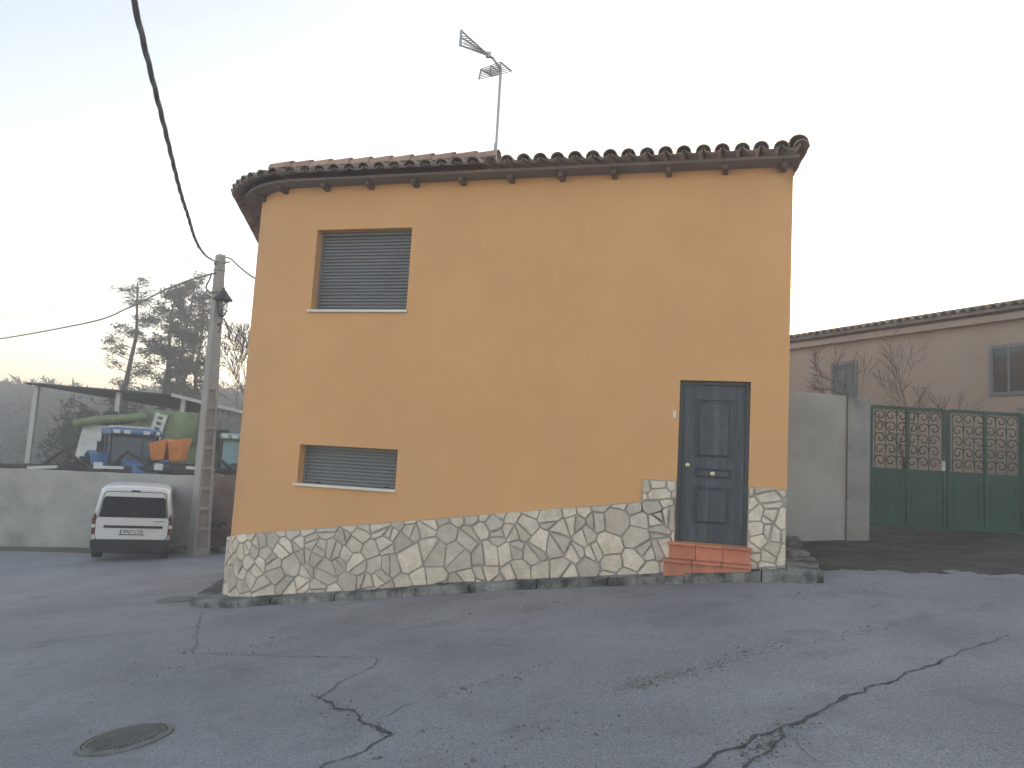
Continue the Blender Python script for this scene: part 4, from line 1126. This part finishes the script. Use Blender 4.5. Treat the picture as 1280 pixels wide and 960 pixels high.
# ------------------------------------------------------------------ right hand side: courtyard wall, pillars, gate, far house
strip_wall('courtyard_wall', 'pale grey rendered wall running from the ochre house to the gate pillar', M['yard_render'], [(3.9,13.35,3.16),(4.7,13.1,3.13),(5.705,13.0,3.08)], .2, .004, 5)
def pillar(x, lab):
    g = ground(x, 12.9); o = tag(MB().box((-.19,.0,-.3),(.19,.30,3.07-g)).build('gate_pillar', M['pillar'], loc=(x, 12.95, g), bevel=.012), lab, 'pillar', 'gate pillars'); return o
pillar(5.90, 'weathered grey gate pillar between the courtyard wall and the green gate'); pillar(8.95, 'weathered grey gate pillar at the far right end of the green gate')
def gate():
    x0, x1 = 6.115, 8.74; g = max(ground(x0,13), ground(x1,13)); mid = (x0+x1)/2
    o = thing('metal_gate', 'double leaf dark green metal gate with scrollwork above solid panels', 'gate', (mid, 13.05, g))
    zt, zm = 2.95-g, 1.87-g
    for sg, a, c in ((-1, x0-mid, -.01), (1, .01, x1-mid)):
        f = MB()
        for X in (a+.03, c-.03, (a+c)/2): f.box((X-.025,-.025,.04),(X+.025,.025,zt))
        for Z in (.05, zm, zt-.02): f.box((a+.055,-.022,Z-.03),(c-.055,.022,Z+.03))
        lf = f.build('leaf', M['gate'], o)
        s = MB(); s.box((a+.05,-.008,.08),(c-.05,.004,zm-.03))
        for (p0, p1) in ((a+.12,(a+c)/2-.08),((a+c)/2+.08,c-.12)):
            for Z0, Z1 in ((.22, .52*zm), (.58*zm, zm-.15)):
                s.box((p0,-.018,Z0),(p1,-.0085,Z0+.03)); s.box((p0,-.018,Z1-.03),(p1,-.0085,Z1)); s.box((p0,-.018,Z0+.03),(p0+.03,-.0085,Z1-.03)); s.box((p1-.03,-.018,Z0+.03),(p1,-.0085,Z1-.03))
        s.build('solid_panel', M['gate'], lf)
        k = MB()
        n = 6
        for i in range(n):
            for j in range(5):
                cx = a+.10+(c-a-.2)*(i+.5)/n; cz = zm+.06+(zt-zm-.12)*(j+.5)/5; d = 1 if (i+j) % 2 else -1
                pts = []
                for q in range(15):
                    t = q/14; an = d*(t*7.0)+ (0 if d > 0 else math.pi); rr = .105*(1-t*.8); pts.append((cx+rr*math.cos(an), 0, cz+rr*math.sin(an)))
                k.tube(pts, .010, 4)
            k.tube([(a+.10+(c-a-.2)*(i+.0)/n,0,zm),(a+.10+(c-a-.2)*(i+.0)/n,0,zt)], .008, 4)
        k.build('scrollwork', M['gate'], lf)
    h = MB(); h.box((-.10,-.05,1.0),(-.04,-.02,1.16)); h.tube([(-.07,-.05,1.1),(-.07,-.09,1.1),(-.16,-.09,1.1)], .01, 6); h.build('handle', M['zinc'], o)
gate()
strip_wall('street_wall', 'pale grey rendered wall right of the far gate pillar', M['yard_render'], [(9.16,13.0,3.05),(14,12.8,3.1)], .2, .004, 6)
def far_house():
    # long facade seen at a slant above the courtyard wall
    a = Vector((6.3, 24.3, 0)); d = Vector((.459, -.888, 0)); ln = 15.0
    rz = math.atan2(d.y, d.x); g = ground(8, 20)
    o = thing('pink_house', 'pale pinkish house with a low tiled roof behind the courtyard wall and gate', 'house', (a.x, a.y, g-.2), rz)
    He = 5.45-g+.2
    b = MB(); b.box((0,0,-.5),(ln,7,He)); b.build('wall', M['farwall'], o)
    e = MB(); e.box((-.15,-.16,He-.20),(ln+.15,0,He-.06)); e.build('cornice', M['farwall'], o)
    rf = MB(); sp = .22; r = random.Random(2); x = -.2
    while x < ln+.2:
        for k in range(2):
            p0 = Vector((x, -.30+2.0*k, He+.06+.5*k)); p1 = p0+Vector((0,2.05,.52)); tile(rf, p0, p1, Vector((1,0,0)), Vector((0,0,1)), .095, .085, n=6)
        x += sp
    rf.box((-.2,-.26,He),(ln+.2,3.7,He+.05), M4=Matrix.Translation((0,0,0)))
    rf.hexa([(-.2,-.24,He+.05),(ln+.2,-.24,He+.05),(ln+.2,3.7,He+.051),(-.2,3.7,He+.051),(-.2,-.24,He+.06),(ln+.2,-.24,He+.06),(ln+.2,3.7,He+1.04),(-.2,3.7,He+1.04)])
    rf.build('roof', M['tile'], o, smooth=50)
    for X in (5.06, 9.2):
        zc = 4.2-g+.2
        w = MB(); w.box((X-.40,-.03,zc-.55),(X+.40,.0,zc-.47)); w.box((X-.40,-.03,zc+.47),(X+.40,.0,zc+.55)); w.box((X-.40,-.03,zc-.47),(X-.33,.0,zc+.47)); w.box((X+.33,-.03,zc-.47),(X+.40,.0,zc+.47)); w.box((X-.025,-.025,zc-.47),(X+.025,-.002,zc+.47))
        wo = w.build('window', M['shutter'], o); q = MB(); q.box((X-.33,-.012,zc-.47),(X+.33,-.001,zc+.47)); q.build('pane', M['cabglass'], wo)
far_house()

# ------------------------------------------------------------------ manhole covers
def manhole(x, y, R, label, m, pattern):
    z = surf(x, y); e = .2
    nx = -(ground(x+e,y)-ground(x-e,y))/(2*e); ny = -(ground(x,y+e)-ground(x,y-e))/(2*e); n = Vector((nx,ny,1)).normalized()
    o = thing('manhole_cover', label, 'manhole cover', (x, y, z+.004)); o.rotation_mode = 'QUATERNION'; o.rotation_quaternion = Vector((0,0,1)).rotation_difference(n)
    b = MB(); b.lathe([(R*.86,-.05),(R*.86,.010),(R*.84,.013)], n=40)
    if pattern:
        for i in range(-8, 9):
            for j in range(-8, 9):
                X, Y = i*R*.1, j*R*.1
                if math.hypot(X, Y) < R*.78: b.box((X-R*.032,Y-R*.032,.012),(X+R*.032,Y+R*.032,.022))
    b.build('lid', m, o)
    f = MB(); N = 40; vs = []
    for r_, h in ((R*.885,-.05),(R*.885,.014),(R,.012),(R*1.03,-.05)): vs += [(r_*math.cos(2*math.pi*k/N), r_*math.sin(2*math.pi*k/N), h) for k in range(N)]
    f.add(vs, [(q*N+k, q*N+(k+1) % N, (q+1)*N+(k+1) % N, (q+1)*N+k) for q in range(3) for k in range(N)])
    f.build('frame', m, o)
manhole(-2.46, 5.40, .30, 'round studded iron manhole cover at the bottom left corner of the road', M['cover'], True)
manhole(-5.05, 12.45, .34, 'smooth round manhole cover by the rounded corner of the ochre house', M['coverflat'], False)

# ------------------------------------------------------------------ air
hm = bpy.data.materials.new('haze_air'); hm.use_nodes = True
hn = hm.node_tree; hn.nodes.remove(hn.nodes['Principled BSDF'])
pv = hn.nodes.new('ShaderNodeVolumePrincipled'); pv.inputs['Color'].default_value = (.93,.95,1,1); pv.inputs['Density'].default_value = .006
pv.inputs['Anisotropy'].default_value = .45
hn.links.new(pv.outputs[0], hn.nodes['Material Output'].inputs['Volume'])
struct(MB().box((-425,-65,-4.5),(425,605,24)).build('haze', hm), 'stuff')
